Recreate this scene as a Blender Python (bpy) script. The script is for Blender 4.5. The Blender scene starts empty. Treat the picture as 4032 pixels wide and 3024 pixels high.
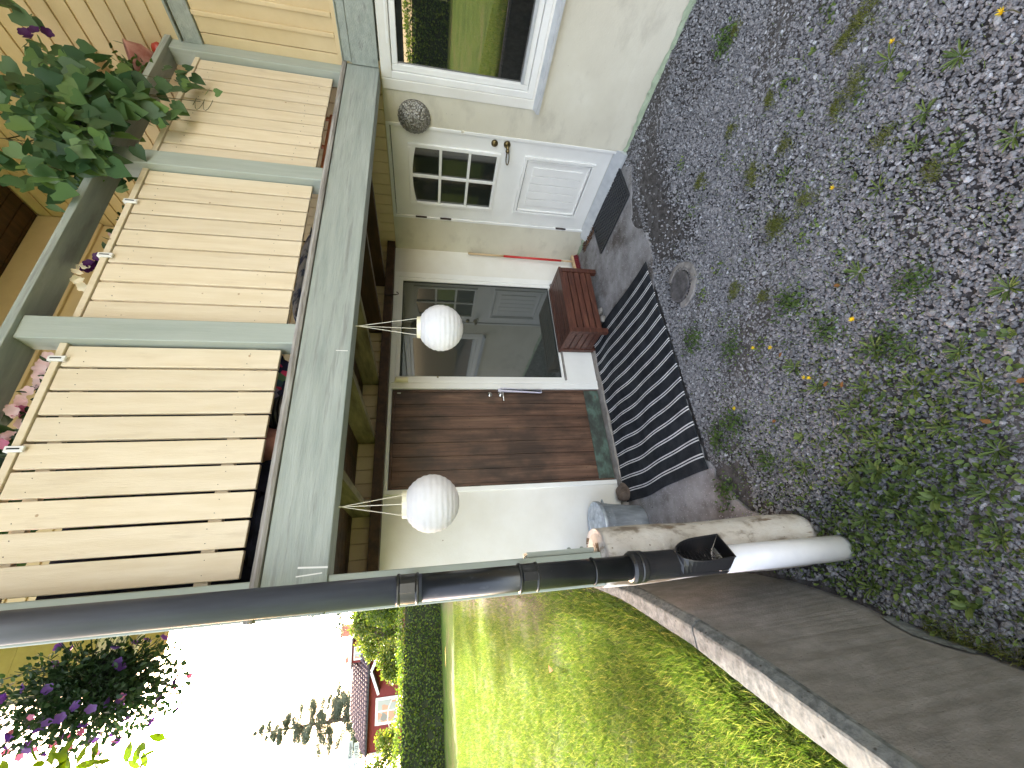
import bpy, math, random
import numpy as np
from mathutils import Vector, Matrix
R = math.radians
random.seed(7)
rng = np.random.default_rng(7)
sc = bpy.context.scene
col = sc.collection

# ------------------------------------------------------------------ camera, world, sun, exposure
cam_d = bpy.data.cameras.new('camera'); cam = bpy.data.objects.new('camera', cam_d); col.objects.link(cam)
CAM = Vector((0, 0, 1.72))
yaw, pitch, roll = R(26.5785), R(11.8079), R(-0.2643)
fwd = Vector((math.sin(yaw)*math.cos(pitch), math.cos(yaw)*math.cos(pitch), -math.sin(pitch)))
rgt = Vector((math.cos(yaw), -math.sin(yaw), 0)); dwn = fwd.cross(rgt)
r2 = rgt*math.cos(roll) + dwn*math.sin(roll); d2 = -rgt*math.sin(roll) + dwn*math.cos(roll)
cam.matrix_world = Matrix(((d2.x, r2.x, -fwd.x, CAM.x), (d2.y, r2.y, -fwd.y, CAM.y), (d2.z, r2.z, -fwd.z, CAM.z), (0, 0, 0, 1)))
cam_d.sensor_width = 36; cam_d.lens = 14.222; cam_d.clip_start = 0.05; cam_d.clip_end = 1500
sc.camera = cam
SUN_AZ, SUN_EL = R(2.6), R(23.5)
w = bpy.data.worlds.new('World'); sc.world = w; w.use_nodes = True
nt = w.node_tree; nt.nodes.clear()
sky = nt.nodes.new('ShaderNodeTexSky'); sky.sky_type = 'NISHITA'; sky.sun_disc = False
sky.sun_elevation = SUN_EL; sky.sun_rotation = SUN_AZ; sky.dust_density = 3.0; sky.air_density = 1.0; sky.ozone_density = 0.0
bgn = nt.nodes.new('ShaderNodeBackground'); bgn.inputs[1].default_value = 0.15
wo = nt.nodes.new('ShaderNodeOutputWorld')
wb = nt.nodes.new('ShaderNodeMix'); wb.data_type = 'RGBA'; wb.blend_type = 'MULTIPLY'; wb.inputs[0].default_value = 1.0
wb.inputs[7].default_value = (1.26, 1.01, .85, 1)      # camera white balanced for open shade
nt.links.new(sky.outputs[0], wb.inputs[6]); nt.links.new(wb.outputs[2], bgn.inputs[0]); nt.links.new(bgn.outputs[0], wo.inputs[0])
sd = bpy.data.lights.new('sun', 'SUN'); sd.energy = 2.7; sd.angle = R(0.5); sd.color = (1, .93, .82)
sun = bpy.data.objects.new('sun', sd); col.objects.link(sun)
sdir = Vector((math.sin(SUN_AZ)*math.cos(SUN_EL), math.cos(SUN_AZ)*math.cos(SUN_EL), math.sin(SUN_EL)))
sun.rotation_euler = sdir.to_track_quat('Z', 'Y').to_euler(); sun.location = sdir*60
sc.view_settings.view_transform = 'Standard'; sc.view_settings.look = 'None'
sc.view_settings.exposure = 3.42; sc.view_settings.gamma = 1.0
sc.render.engine = 'CYCLES'

# ------------------------------------------------------------------ materials
def newmat(name):
    m = bpy.data.materials.new(name); m.use_nodes = True
    n = m.node_tree; return m, n, n.nodes['Principled BSDF']
def ramp(n, stops):
    r = n.nodes.new('ShaderNodeValToRGB'); e = r.color_ramp.elements
    while len(e) < len(stops): e.new(0.5)
    for k, (p, c) in enumerate(stops):
        e[k].position = p; e[k].color = (*c, 1) if len(c) == 3 else c
    return r
def coords(n, scale, rot=(0, 0, 0)):
    g = n.nodes.new('ShaderNodeNewGeometry'); mp = n.nodes.new('ShaderNodeMapping')
    mp.inputs['Scale'].default_value = scale; mp.inputs['Rotation'].default_value = rot
    n.links.new(g.outputs['Position'], mp.inputs['Vector']); return g, mp
def noise(n, vec, s, detail=6, rough=.6, dist=0):
    t = n.nodes.new('ShaderNodeTexNoise'); t.inputs['Scale'].default_value = s; t.inputs['Detail'].default_value = detail
    t.inputs['Roughness'].default_value = rough; t.inputs['Distortion'].default_value = dist
    n.links.new(vec, t.inputs['Vector']); return t
def mixc(n, fac, a, b, mode='MIX'):
    m = n.nodes.new('ShaderNodeMix'); m.data_type = 'RGBA'; m.blend_type = mode
    for sock, v in ((m.inputs[0], fac), (m.inputs[6], a), (m.inputs[7], b)):
        if isinstance(v, (int, float)): sock.default_value = v
        elif isinstance(v, tuple): sock.default_value = (*v, 1) if len(v) == 3 else v
        else: n.links.new(v, sock)
    return m.outputs[2]
def surf(name, stops, scale=(1, 1, 1), ns=5, rough=.6, bump=.2, bs=None, bscale=None, bd=.004, metal=0, island=0,
         stain=None, spots=None, spec=.5, dist=0, coat=0, rot=(0, 0, 0)):
    """stops: colour ramp over stretched noise; stain=(colour, scale, lo, hi, stretch); spots=(colour, scale, size)"""
    m, n, b = newmat(name)
    g, mp = coords(n, scale, rot)
    t = noise(n, mp.outputs[0], ns, dist=dist)
    c = ramp(n, stops); n.links.new(t.outputs['Fac'], c.inputs[0]); out = c.outputs[0]
    if stain:
        sc_, s_, lo, hi, st = stain
        g2, mp2 = coords(n, st); t2 = noise(n, mp2.outputs[0], s_, 5)
        r2_ = ramp(n, [(lo, (0, 0, 0)), (hi, (1, 1, 1))]); n.links.new(t2.outputs['Fac'], r2_.inputs[0])
        out = mixc(n, r2_.outputs[0], out, sc_)
    if spots:
        pc, ps, pr = spots
        g3, mp3 = coords(n, (1, 1, 1)); v = n.nodes.new('ShaderNodeTexVoronoi'); v.inputs['Scale'].default_value = ps
        n.links.new(mp3.outputs[0], v.inputs['Vector'])
        r3 = ramp(n, [(pr*.6, (1, 1, 1)), (pr, (0, 0, 0))]); n.links.new(v.outputs['Distance'], r3.inputs[0])
        out = mixc(n, r3.outputs[0], out, pc)
    if island:
        ma = n.nodes.new('ShaderNodeMapRange'); ma.inputs[3].default_value = 1-island; ma.inputs[4].default_value = 1+island
        n.links.new(g.outputs['Random Per Island'], ma.inputs[0])
        h = n.nodes.new('ShaderNodeHueSaturation'); n.links.new(out, h.inputs['Color']); n.links.new(ma.outputs[0], h.inputs['Value'])
        out = h.outputs[0]
    n.links.new(out, b.inputs['Base Color'])
    b.inputs['Roughness'].default_value = rough; b.inputs['Metallic'].default_value = metal
    b.inputs['Specular IOR Level'].default_value = spec; b.inputs['Coat Weight'].default_value = coat
    if bump:
        gb, mb = coords(n, bscale or scale, rot); tb = noise(n, mb.outputs[0], bs or ns*3, 8, .65)
        bu = n.nodes.new('ShaderNodeBump'); bu.inputs['Strength'].default_value = bump; bu.inputs['Distance'].default_value = bd
        n.links.new(tb.outputs['Fac'], bu.inputs['Height']); n.links.new(bu.outputs[0], b.inputs['Normal'])
    return m
def foliage(name, c1, c2, trans=.35, rough=.5, hue=.03, c3=None):
    m, n, b = newmat(name)
    g = n.nodes.new('ShaderNodeNewGeometry')
    c = ramp(n, [(0, c1), (.6, c2), (1, c3 or c2)]); n.links.new(g.outputs['Random Per Island'], c.inputs[0])
    n.links.new(c.outputs[0], b.inputs['Base Color']); b.inputs['Roughness'].default_value = rough
    b.inputs['Specular IOR Level'].default_value = .35
    tr = n.nodes.new('ShaderNodeBsdfTranslucent'); hs = n.nodes.new('ShaderNodeHueSaturation')
    hs.inputs['Value'].default_value = 1.6; hs.inputs['Saturation'].default_value = 1.15; n.links.new(c.outputs[0], hs.inputs['Color'])
    n.links.new(hs.outputs[0], tr.inputs[0])
    mx = n.nodes.new('ShaderNodeMixShader'); mx.inputs[0].default_value = trans
    n.links.new(b.outputs[0], mx.inputs[1]); n.links.new(tr.outputs[0], mx.inputs[2])
    n.links.new(mx.outputs[0], n.nodes['Material Output'].inputs[0]); return m
def plain(name, c, rough=.5, metal=0, spec=.5):
    m, n, b = newmat(name); b.inputs['Base Color'].default_value = (*c, 1)
    b.inputs['Roughness'].default_value = rough; b.inputs['Metallic'].default_value = metal
    b.inputs['Specular IOR Level'].default_value = spec; return m

YEL = [(.3, (.68, .565, .395)), (.5, (.725, .615, .45)), (.7, (.77, .665, .505))]
M = {}
M['board'] = surf('pale yellow painted board', YEL, (9, 9, .9), 4, .6, .45, 30, bd=.003, island=.08,
                  stain=((.60, .49, .35), 9, .61, .80, (2, 2, .35)), spots=((.42, .29, .17), 9.5, .06))
M['siding'] = surf('yellow painted siding', [(.3, (.64, .50, .29)), (.7, (.71, .57, .35))], (2, 2, 2), 3, .6, .25, 60, bd=.002, island=.03)
M['sage'] = surf('sage green painted timber', [(.3, (.27, .31, .285)), (.55, (.345, .38, .352)), (.75, (.40, .435, .407))], (.8, 6, 9), 4, .55, .7, 14, bd=.005,
                 stain=((.235, .25, .235), 5, .55, .68, (.5, 2, 7)), spots=((.12, .11, .10), 7, .03))
M['sage_v'] = surf('sage green painted post', [(.3, (.32, .365, .33)), (.7, (.39, .43, .395))], (8, 8, .7), 4, .5, .4, 16, bd=.003)
M['plaster'] = surf('beige lime plaster', [(.3, (.60, .565, .46)), (.6, (.66, .63, .52)), (.8, (.72, .695, .59))], (1, 1, 1.3), 2.2, .85, .5, 60, bd=.003,
                    stain=((.47, .44, .36), 3.1, .54, .80, (1, 1, 2)), spots=((.40, .36, .29), 7, .03))
M['plaster_w'] = surf('off white painted plaster', [(.3, (.70, .68, .62)), (.7, (.78, .77, .73))], (1, 1, 1), 3, .8, .45, 50, bd=.003,
                      spots=((.35, .28, .2), 5, .03))
M['white'] = surf('white painted joinery', [(.3, (.76, .76, .74)), (.7, (.83, .83, .81))], (1, 1, 1), 4, .38, .12, 25, bd=.002)
M['zinc'] = surf('grey painted metal sill', [(.3, (.50, .53, .56)), (.7, (.66, .68, .70))], (1, 1, 1), 12, .4, .1, metal=.3)
M['darkwood'] = surf('dark brown stained joist', [(.3, (.030, .014, .007)), (.6, (.075, .034, .014)), (.8, (.12, .06, .03))], (5, .8, 5), 4, .6, .4, 14, island=.25)
M['litjoist'] = surf('joist in lit pale tone', [(.3, (.10, .075, .04)), (.6, (.24, .20, .115))], (5, .8, 5), 4, .7, .4, 14)  # light on the joist sides is put into this paler colour
M['greywood'] = surf('weathered grey edge board', [(.3, (.16, .14, .125)), (.5, (.30, .28, .26)), (.75, (.50, .49, .47))], (1, 14, 14), 4, .8, .6, 12, bd=.005)
M['mint'] = surf('pale green insulation strip', [(.3, (.30, .37, .25)), (.7, (.45, .53, .38))], (1, 1, 1), 9, .8, .6, 25, bd=.006, stain=((.16, .15, .10), 12, .58, .7, (1, 1, 1)))
M['glass'] = plain('dark reflective window glass', (.008, .010, .010), .012); M['glass'].node_tree.nodes['Principled BSDF'].inputs['IOR'].default_value = 2.5
M['glass3'] = plain('hazy grey green window glass', (.030, .036, .032), .03); M['glass3'].node_tree.nodes['Principled BSDF'].inputs['IOR'].default_value = 2.25
M['glass2'] = plain('ribbed dark glass', (.010, .013, .010), .05); M['glass2'].node_tree.nodes['Principled BSDF'].inputs['IOR'].default_value = 2.1
M['brass'] = surf('aged brass', [(.3, (.10, .075, .035)), (.7, (.30, .23, .11))], (1, 1, 1), 40, .35, 0, metal=1)
M['chrome'] = plain('chrome', (.75, .74, .72), .12, 1)
M['hinge'] = plain('dark bronze hinge', (.05, .035, .03), .4, .6)
M['gasket'] = plain('black rubber seal', (.012, .012, .012), .6)
M['concrete'] = surf('old concrete', [(.36, (.085, .095, .094)), (.5, (.135, .148, .145)), (.64, (.195, .212, .208))], (1, 1, 1), 42, .9, .9, 60, bd=.004,
                     spots=((.05, .05, .045), 26, .13), stain=((.20, .215, .20), 8, .55, .72, (1, 1, 1)))
M['wallconc'] = surf('brushed brown grey concrete', [(.34, (.175, .168, .156)), (.5, (.215, .206, .192)), (.66, (.26, .25, .235))], (2.2, 2.2, 1.3), 9, .92, .9, 60, (2, 2, 1.5), .004,
                     stain=((.125, .115, .10), 2.2, .56, .78, (2, 2, .8)), spots=((.08, .07, .06), 34, .08))
M['step'] = surf('rough concrete step', [(.3, (.20, .18, .16)), (.7, (.38, .35, .32))], (1, 1, 1), 9, .9, .8, 40, bd=.008)
M['apron'] = surf('worn pale concrete', [(.3, (.16, .15, .145)), (.5, (.26, .25, .25)), (.75, (.38, .37, .38))], (1, 1, 1), 6, .9, .8, 70, bd=.004,
                  spots=((.45, .44, .45), 60, .22), stain=((.10, .085, .075), 2.6, .52, .66, (1, 1, 1)))
M['earth'] = surf('gritty dark earth', [(.3, (.034, .030, .028)), (.5, (.078, .071, .067)), (.75, (.15, .142, .14))], (1, 1, 1), 22, .95, .9, 90, bd=.006,
                  spots=((.24, .235, .24), 95, .16))
M['pillar'] = surf('flaking whitewashed concrete', [(.34, (.24, .20, .16)), (.40, (.42, .38, .33)), (.46, (.58, .54, .49)), (.7, (.68, .66, .62))], (1, 1, .7), 11, .92, 1.0, 34, bd=.008,
                   dist=.3, stain=((.21, .15, .10), 6, .585, .63, (2.4, 2.4, .5)), spots=((.30, .26, .21), 24, .11))
M['mirrorblack'] = surf('glossy black pipe', [(.3, (.008, .009, .010)), (.7, (.018, .020, .022))], (1, 1, 1), 6, .30, .08, 40, stain=((.05, .052, .055), 30, .60, .74, (1, 1, .5)), spots=((.16, .16, .16), 60, .05))
M['dustblack'] = surf('faded blue grey pipe', [(.3, (.055, .06, .085)), (.7, (.085, .095, .13))], (4, 4, .5), 5, .38, .05, 12, stain=((.16, .17, .21), 12, .66, .75, (1, 1, .4)))
M['whitepipe'] = surf('white plastic drain pipe', [(.3, (.72, .72, .74)), (.7, (.82, .82, .83))], (1, 1, 1), 10, .35, .08, 60)
M['boxwood'] = surf('reddish brown stained slat', [(.3, (.045, .014, .009)), (.55, (.095, .032, .020)), (.8, (.17, .075, .045))], (1.2, 6, 9), 5, .42, .35, 20, island=.22)
M['galv'] = surf('galvanised steel', [(.35, (.33, .37, .42)), (.5, (.44, .49, .55)), (.7, (.60, .65, .70))], (3, 3, .7), 7, .42, .12, 12, metal=.55, spots=((.75, .78, .82), 22, .12))
M['rock'] = surf('brown fieldstone', [(.3, (.07, .05, .04)), (.7, (.20, .155, .125))], (1, 1, 1), 12, .9, .8, 30, bd=.01)
M['greystone'] = surf('grey rubble stone', [(.3, (.14, .13, .12)), (.7, (.30, .28, .26))], (1, 1, 1), 14, .9, .7, 40, bd=.006)
M['rubber'] = plain('black rubber', (.022, .024, .028), .45)
M['iron'] = surf('dull cast iron', [(.3, (.085, .08, .08)), (.7, (.20, .19, .19))], (1, 1, 1), 25, .6, .3, 60, metal=.3)
M['cream'] = plain('cream plastic', (.78, .74, .56), .4)
M['string'] = plain('white cord', (.75, .72, .62), .7)
M['solar'] = plain('black solar cell', (.01, .01, .015), .2)
M['terracotta'] = surf('chalky pink pottery', [(.35, (.28, .09, .07)), (.6, (.52, .28, .24))], (1, 1, 1), 7, .6, .2)
M['redglaze'] = plain('red glaze', (.40, .05, .035), .25)
M['blueglaze'] = plain('deep blue glaze', (.012, .016, .16), .12)
M['rededge'] = plain('red painted handle', (.50, .03, .025), .45)
M['palewood'] = surf('plain pale wood', [(.3, (.45, .31, .17)), (.7, (.62, .46, .28))], (8, 8, 1), 6, .6, .1)
M['bristle'] = foliage('dark red bristles', (.12, .01, .015), (.25, .03, .04), .1)
M['black'] = plain('black plastic', (.015, .015, .017), .35)
M['navy'] = surf('navy cloth', [(.4, (.01, .013, .03)), (.6, (.03, .035, .07))], (1, 1, 1), 9, .9, .3)
M['orange'] = plain('orange crate plastic', (.45, .16, .07), .5)
M['stem'] = plain('plant stem', (.10, .09, .04), .7)
M['bark'] = surf('grey brown bark', [(.3, (.06, .045, .035)), (.7, (.17, .13, .10))], (5, 5, .8), 6, .95, .9, 12, bd=.02)
M['redpanel'] = surf('falu red boards', [(.3, (.16, .022, .022)), (.7, (.22, .035, .032))], (.5, .5, 6), 8, .85, .2)
M['tile'] = surf('dull purple roof tile', [(.3, (.10, .065, .075)), (.7, (.17, .12, .13))], (1, 1, 1), 5, .7, .2)
M['brick'] = surf('red brick', [(.3, (.28, .10, .07)), (.7, (.42, .18, .13))], (1, 1, 1), 8, .9, .3)
M['hdg'] = foliage('hedge leaf', (.045, .08, .018), (.095, .15, .03), .48, c3=(.18, .23, .035))
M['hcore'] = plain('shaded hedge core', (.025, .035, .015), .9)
M['grass'] = foliage('lawn grass blade', (.045, .085, .018), (.10, .155, .030), .46, c3=(.24, .25, .08))
M['weed'] = foliage('green weed leaf', (.06, .095, .028), (.13, .19, .05), .32, c3=(.20, .26, .07))
M['weedg'] = foliage('dark green weed leaf', (.05, .085, .03), (.10, .16, .04), .28)
M['moss'] = foliage('yellow green moss', (.075, .085, .020), (.15, .17, .035), .2, c3=(.24, .25, .06))
M['vine'] = foliage('vine leaf', (.032, .075, .032), (.075, .145, .058), .25, .42, c3=(.14, .23, .065))
M['petleaf'] = foliage('petunia leaf', (.012, .03, .012), (.03, .06, .02), .3)
M['treeleaf'] = foliage('backlit tree leaf', (.05, .085, .012), (.09, .14, .018), .4)
M['bushleaf'] = foliage('bush leaf', (.06, .10, .02), (.11, .16, .03), .45, c3=(.22, .24, .05))
M['needle'] = foliage('conifer needles', (.10, .125, .095), (.16, .19, .14), .4)
M['purple'] = foliage('purple petal', (.07, .028, .15), (.13, .06, .24), .25)
M['dpurple'] = foliage('dark purple petal', (.03, .005, .05), (.06, .01, .09), .2)
M['pink'] = foliage('pink petal', (.38, .06, .16), (.50, .16, .27), .25)
M['palepink'] = foliage('pale pink petal', (.70, .42, .50), (.80, .62, .66), .4)
M['creamp'] = foliage('cream petal', (.80, .72, .50), (.86, .82, .68), .4)
M['dand'] = foliage('yellow petal', (.80, .55, .01), (.86, .68, .02), .3)
M['deadleaf'] = plain('dry brown orange leaf', (.24, .12, .045), .95, 0, .05)
M['ivory'] = plain('pale soffit panel', (.50, .46, .40), .8)
M['olive'] = surf('ochre soffit boards', [(.3, (.30, .25, .09)), (.7, (.38, .32, .12))], (2, 1, 1), 5, .7, .2)

# brown plank door: strong grain
def wood_door():
    m, n, b = newmat('weathered brown door planks')
    g, mp = coords(n, (9, 1, .42)); t = noise(n, mp.outputs[0], 3.0, 8, .62, .9)
    c = ramp(n, [(.30, (.038, .020, .013)), (.46, (.088, .046, .030)), (.58, (.125, .070, .046)), (.74, (.19, .115, .078))])
    n.links.new(t.outputs['Fac'], c.inputs[0])
    g2, mp2 = coords(n, (1, 1, .6)); t2 = noise(n, mp2.outputs[0], 4, 4)
    r_ = ramp(n, [(.42, (.45, .45, .45)), (.62, (1.15, 1.1, 1.05))]); n.links.new(t2.outputs['Fac'], r_.inputs[0])
    out = mixc(n, 1.0, c.outputs[0], r_.outputs[0], 'MULTIPLY'); n.links.new(out, b.inputs['Base Color'])
    b.inputs['Roughness'].default_value = .48
    bu = n.nodes.new('ShaderNodeBump'); bu.inputs['Strength'].default_value = .35; bu.inputs['Distance'].default_value = .003
    n.links.new(t.outputs['Fac'], bu.inputs['Height']); n.links.new(bu.outputs[0], b.inputs['Normal']); return m
M['door'] = wood_door()
M['copper'] = surf('verdigris copper plate', [(.35, (.055, .06, .055)), (.5, (.075, .10, .085)), (.62, (.12, .19, .16)), (.75, (.16, .10, .08))], (1, 1, 1.5), 8, .5, .1, metal=.4)

def mat_rug():
    m, n, b = newmat('black woven rug with paired white stripes')
    uv = n.nodes.new('ShaderNodeUVMap'); s = n.nodes.new('ShaderNodeSeparateXYZ'); n.links.new(uv.outputs[0], s.inputs[0])
    def mth(op, a, b_=None, c_=None):
        q = n.nodes.new('ShaderNodeMath'); q.operation = op
        for i, v in enumerate((a, b_, c_)):
            if v is None: continue
            if isinstance(v, (int, float)): q.inputs[i].default_value = v
            else: n.links.new(v, q.inputs[i])
        return q.outputs[0]
    u = mth('DIVIDE', mth('SUBTRACT', s.outputs[0], .036), .106); f = mth('FRACT', u)
    d = mth('ABSOLUTE', mth('SUBTRACT', f, .5)); k = mth('ABSOLUTE', mth('SUBTRACT', d, .085))
    st = mth('LESS_THAN', k, .040)
    edge = mth('MULTIPLY', mth('GREATER_THAN', s.outputs[0], .03), mth('LESS_THAN', s.outputs[0], 1.66)); st = mth('MULTIPLY', st, edge)
    g, mp = coords(n, (1, 1, 1)); t = noise(n, mp.outputs[0], 9, 6)
    rr = ramp(n, [(.35, (.012, .014, .018)), (.65, (.030, .034, .040))]); n.links.new(t.outputs['Fac'], rr.inputs[0])
    rw = ramp(n, [(.35, (.52, .52, .53)), (.65, (.74, .74, .74))]); n.links.new(t.outputs['Fac'], rw.inputs[0])
    n.links.new(mixc(n, st, rr.outputs[0], rw.outputs[0]), b.inputs['Base Color']); b.inputs['Roughness'].default_value = .85
    b.inputs['Specular IOR Level'].default_value = .2
    v = n.nodes.new('ShaderNodeTexVoronoi'); v.inputs['Scale'].default_value = 320; n.links.new(mp.outputs[0], v.inputs['Vector'])
    bu = n.nodes.new('ShaderNodeBump'); bu.inputs['Strength'].default_value = .5; bu.inputs['Distance'].default_value = .002
    n.links.new(v.outputs['Distance'], bu.inputs['Height']); n.links.new(bu.outputs[0], b.inputs['Normal']); return m
M['rug'] = mat_rug()
def mat_paper():
    m, n, b = newmat('translucent white lantern fabric'); b.inputs['Roughness'].default_value = .7
    g, mp = coords(n, (1, 1, 1)); t = noise(n, mp.outputs[0], 40, 4)
    c = ramp(n, [(.3, (.82, .82, .84)), (.7, (.88, .88, .90))]); n.links.new(t.outputs['Fac'], c.inputs[0]); n.links.new(c.outputs[0], b.inputs['Base Color'])
    tr = n.nodes.new('ShaderNodeBsdfTranslucent'); tr.inputs[0].default_value = (.85, .85, .88, 1)
    mx = n.nodes.new('ShaderNodeMixShader'); mx.inputs[0].default_value = .28
    n.links.new(b.outputs[0], mx.inputs[1]); n.links.new(tr.outputs[0], mx.inputs[2]); n.links.new(mx.outputs[0], n.nodes['Material Output'].inputs[0])
    bu = n.nodes.new('ShaderNodeBump'); bu.inputs['Strength'].default_value = .6; bu.inputs['Distance'].default_value = .006
    tb = noise(n, mp.outputs[0], 22, 6); n.links.new(tb.outputs['Fac'], bu.inputs['Height']); n.links.new(bu.outputs[0], b.inputs['Normal']); return m
M['paper'] = mat_paper()
def mat_crystal():
    m, n, b = newmat('patterned smoky pressed glass'); b.inputs['Base Color'].default_value = (.26, .25, .22, 1)
    b.inputs['Roughness'].default_value = .12; b.inputs['Metallic'].default_value = .25; b.inputs['IOR'].default_value = 1.6
    g, mp = coords(n, (1, 1, 1)); v = n.nodes.new('ShaderNodeTexVoronoi'); v.inputs['Scale'].default_value = 75; n.links.new(mp.outputs[0], v.inputs['Vector'])
    bu = n.nodes.new('ShaderNodeBump'); bu.inputs['Strength'].default_value = 1; bu.inputs['Distance'].default_value = .008
    n.links.new(v.outputs['Distance'], bu.inputs['Height']); n.links.new(bu.outputs[0], b.inputs['Normal'])
    c = ramp(n, [(.2, (.42, .41, .37)), (.6, (.14, .13, .11))]); n.links.new(v.outputs['Distance'], c.inputs[0]); n.links.new(c.outputs[0], b.inputs['Base Color']); return m
M['crystal'] = mat_crystal()
def mat_stone():
    m, n, b = newmat('crushed stone'); oi = n.nodes.new('ShaderNodeObjectInfo')
    c = ramp(n, [(0, (.12, .12, .124)), (.22, (.175, .175, .183)), (.5, (.232, .228, .232)), (.75, (.285, .274, .278)), (.96, (.34, .34, .345)), (1, (.50, .51, .53))])
    n.links.new(oi.outputs['Random'], c.inputs[0])
    tc = n.nodes.new('ShaderNodeNewGeometry'); t = noise(n, tc.outputs['Position'], 160, 4)
    r_ = ramp(n, [(.3, (.72, .72, .72)), (.7, (1.15, 1.15, 1.15))]); n.links.new(t.outputs['Fac'], r_.inputs[0])
    n.links.new(mixc(n, 1.0, c.outputs[0], r_.outputs[0], 'MULTIPLY'), b.inputs['Base Color']); b.inputs['Roughness'].default_value = .8
    return m
M['stone'] = mat_stone()
def mat_lawn():
    m, n, b = newmat('lawn turf'); g, mp = coords(n, (1, 1, 1)); t = noise(n, mp.outputs[0], 1.2, 8, .7); t2 = noise(n, mp.outputs[0], 45, 6, .7)
    c = ramp(n, [(.3, (.07, .12, .018)), (.5, (.12, .19, .028)), (.7, (.22, .24, .06))]); n.links.new(t.outputs['Fac'], c.inputs[0])
    c2 = ramp(n, [(.3, (.5, .5, .5)), (.7, (1.2, 1.2, 1.2))]); n.links.new(t2.outputs['Fac'], c2.inputs[0])
    sp = n.nodes.new('ShaderNodeSeparateXYZ'); n.links.new(g.outputs['Position'], sp.inputs[0])
    mr = n.nodes.new('ShaderNodeMapRange'); mr.inputs[1].default_value = -.75; mr.inputs[2].default_value = -.15; n.links.new(sp.outputs[0], mr.inputs[0])
    mu = n.nodes.new('ShaderNodeMath'); mu.operation = 'MULTIPLY_ADD'; mu.inputs[1].default_value = 2.2; mu.inputs[2].default_value = -1.1; n.links.new(t.outputs['Fac'], mu.inputs[0])
    ad = n.nodes.new('ShaderNodeMath'); ad.operation = 'ADD'; ad.use_clamp = True; n.links.new(mu.outputs[0], ad.inputs[0]); n.links.new(mr.outputs[0], ad.inputs[1])
    oc = mixc(n, ad.outputs[0], c.outputs[0], (.13, .10, .075))      # trodden earth beside the house
    n.links.new(mixc(n, 1.0, oc, c2.outputs[0], 'MULTIPLY'), b.inputs['Base Color']); b.inputs['Roughness'].default_value = .9
    b.inputs['Specular IOR Level'].default_value = .15
    bu = n.nodes.new('ShaderNodeBump'); bu.inputs['Strength'].default_value = 1; bu.inputs['Distance'].default_value = .04
    n.links.new(t2.outputs['Fac'], bu.inputs['Height']); n.links.new(bu.outputs[0], b.inputs['Normal']); return m
M['lawn'] = mat_lawn()
def mat_floral():
    m, n, b = newmat('dark floral cloth'); g, mp = coords(n, (1, 1, 1)); v = n.nodes.new('ShaderNodeTexVoronoi'); v.inputs['Scale'].default_value = 34
    n.links.new(mp.outputs[0], v.inputs['Vector']); s = n.nodes.new('ShaderNodeSeparateColor'); n.links.new(v.outputs['Color'], s.inputs[0])
    c = ramp(n, [(0, (.02, .02, .07)), (.4, (.03, .03, .10)), (.45, (.30, .26, .40)), (.6, (.05, .10, .16)), (.7, (.60, .04, .14)), (.85, (.10, .18, .10))])
    c.color_ramp.interpolation = 'CONSTANT'; n.links.new(s.outputs[0], c.inputs[0]); n.links.new(c.outputs[0], b.inputs['Base Color']); b.inputs['Roughness'].default_value = .9; return m
M['floral'] = mat_floral()

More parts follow.
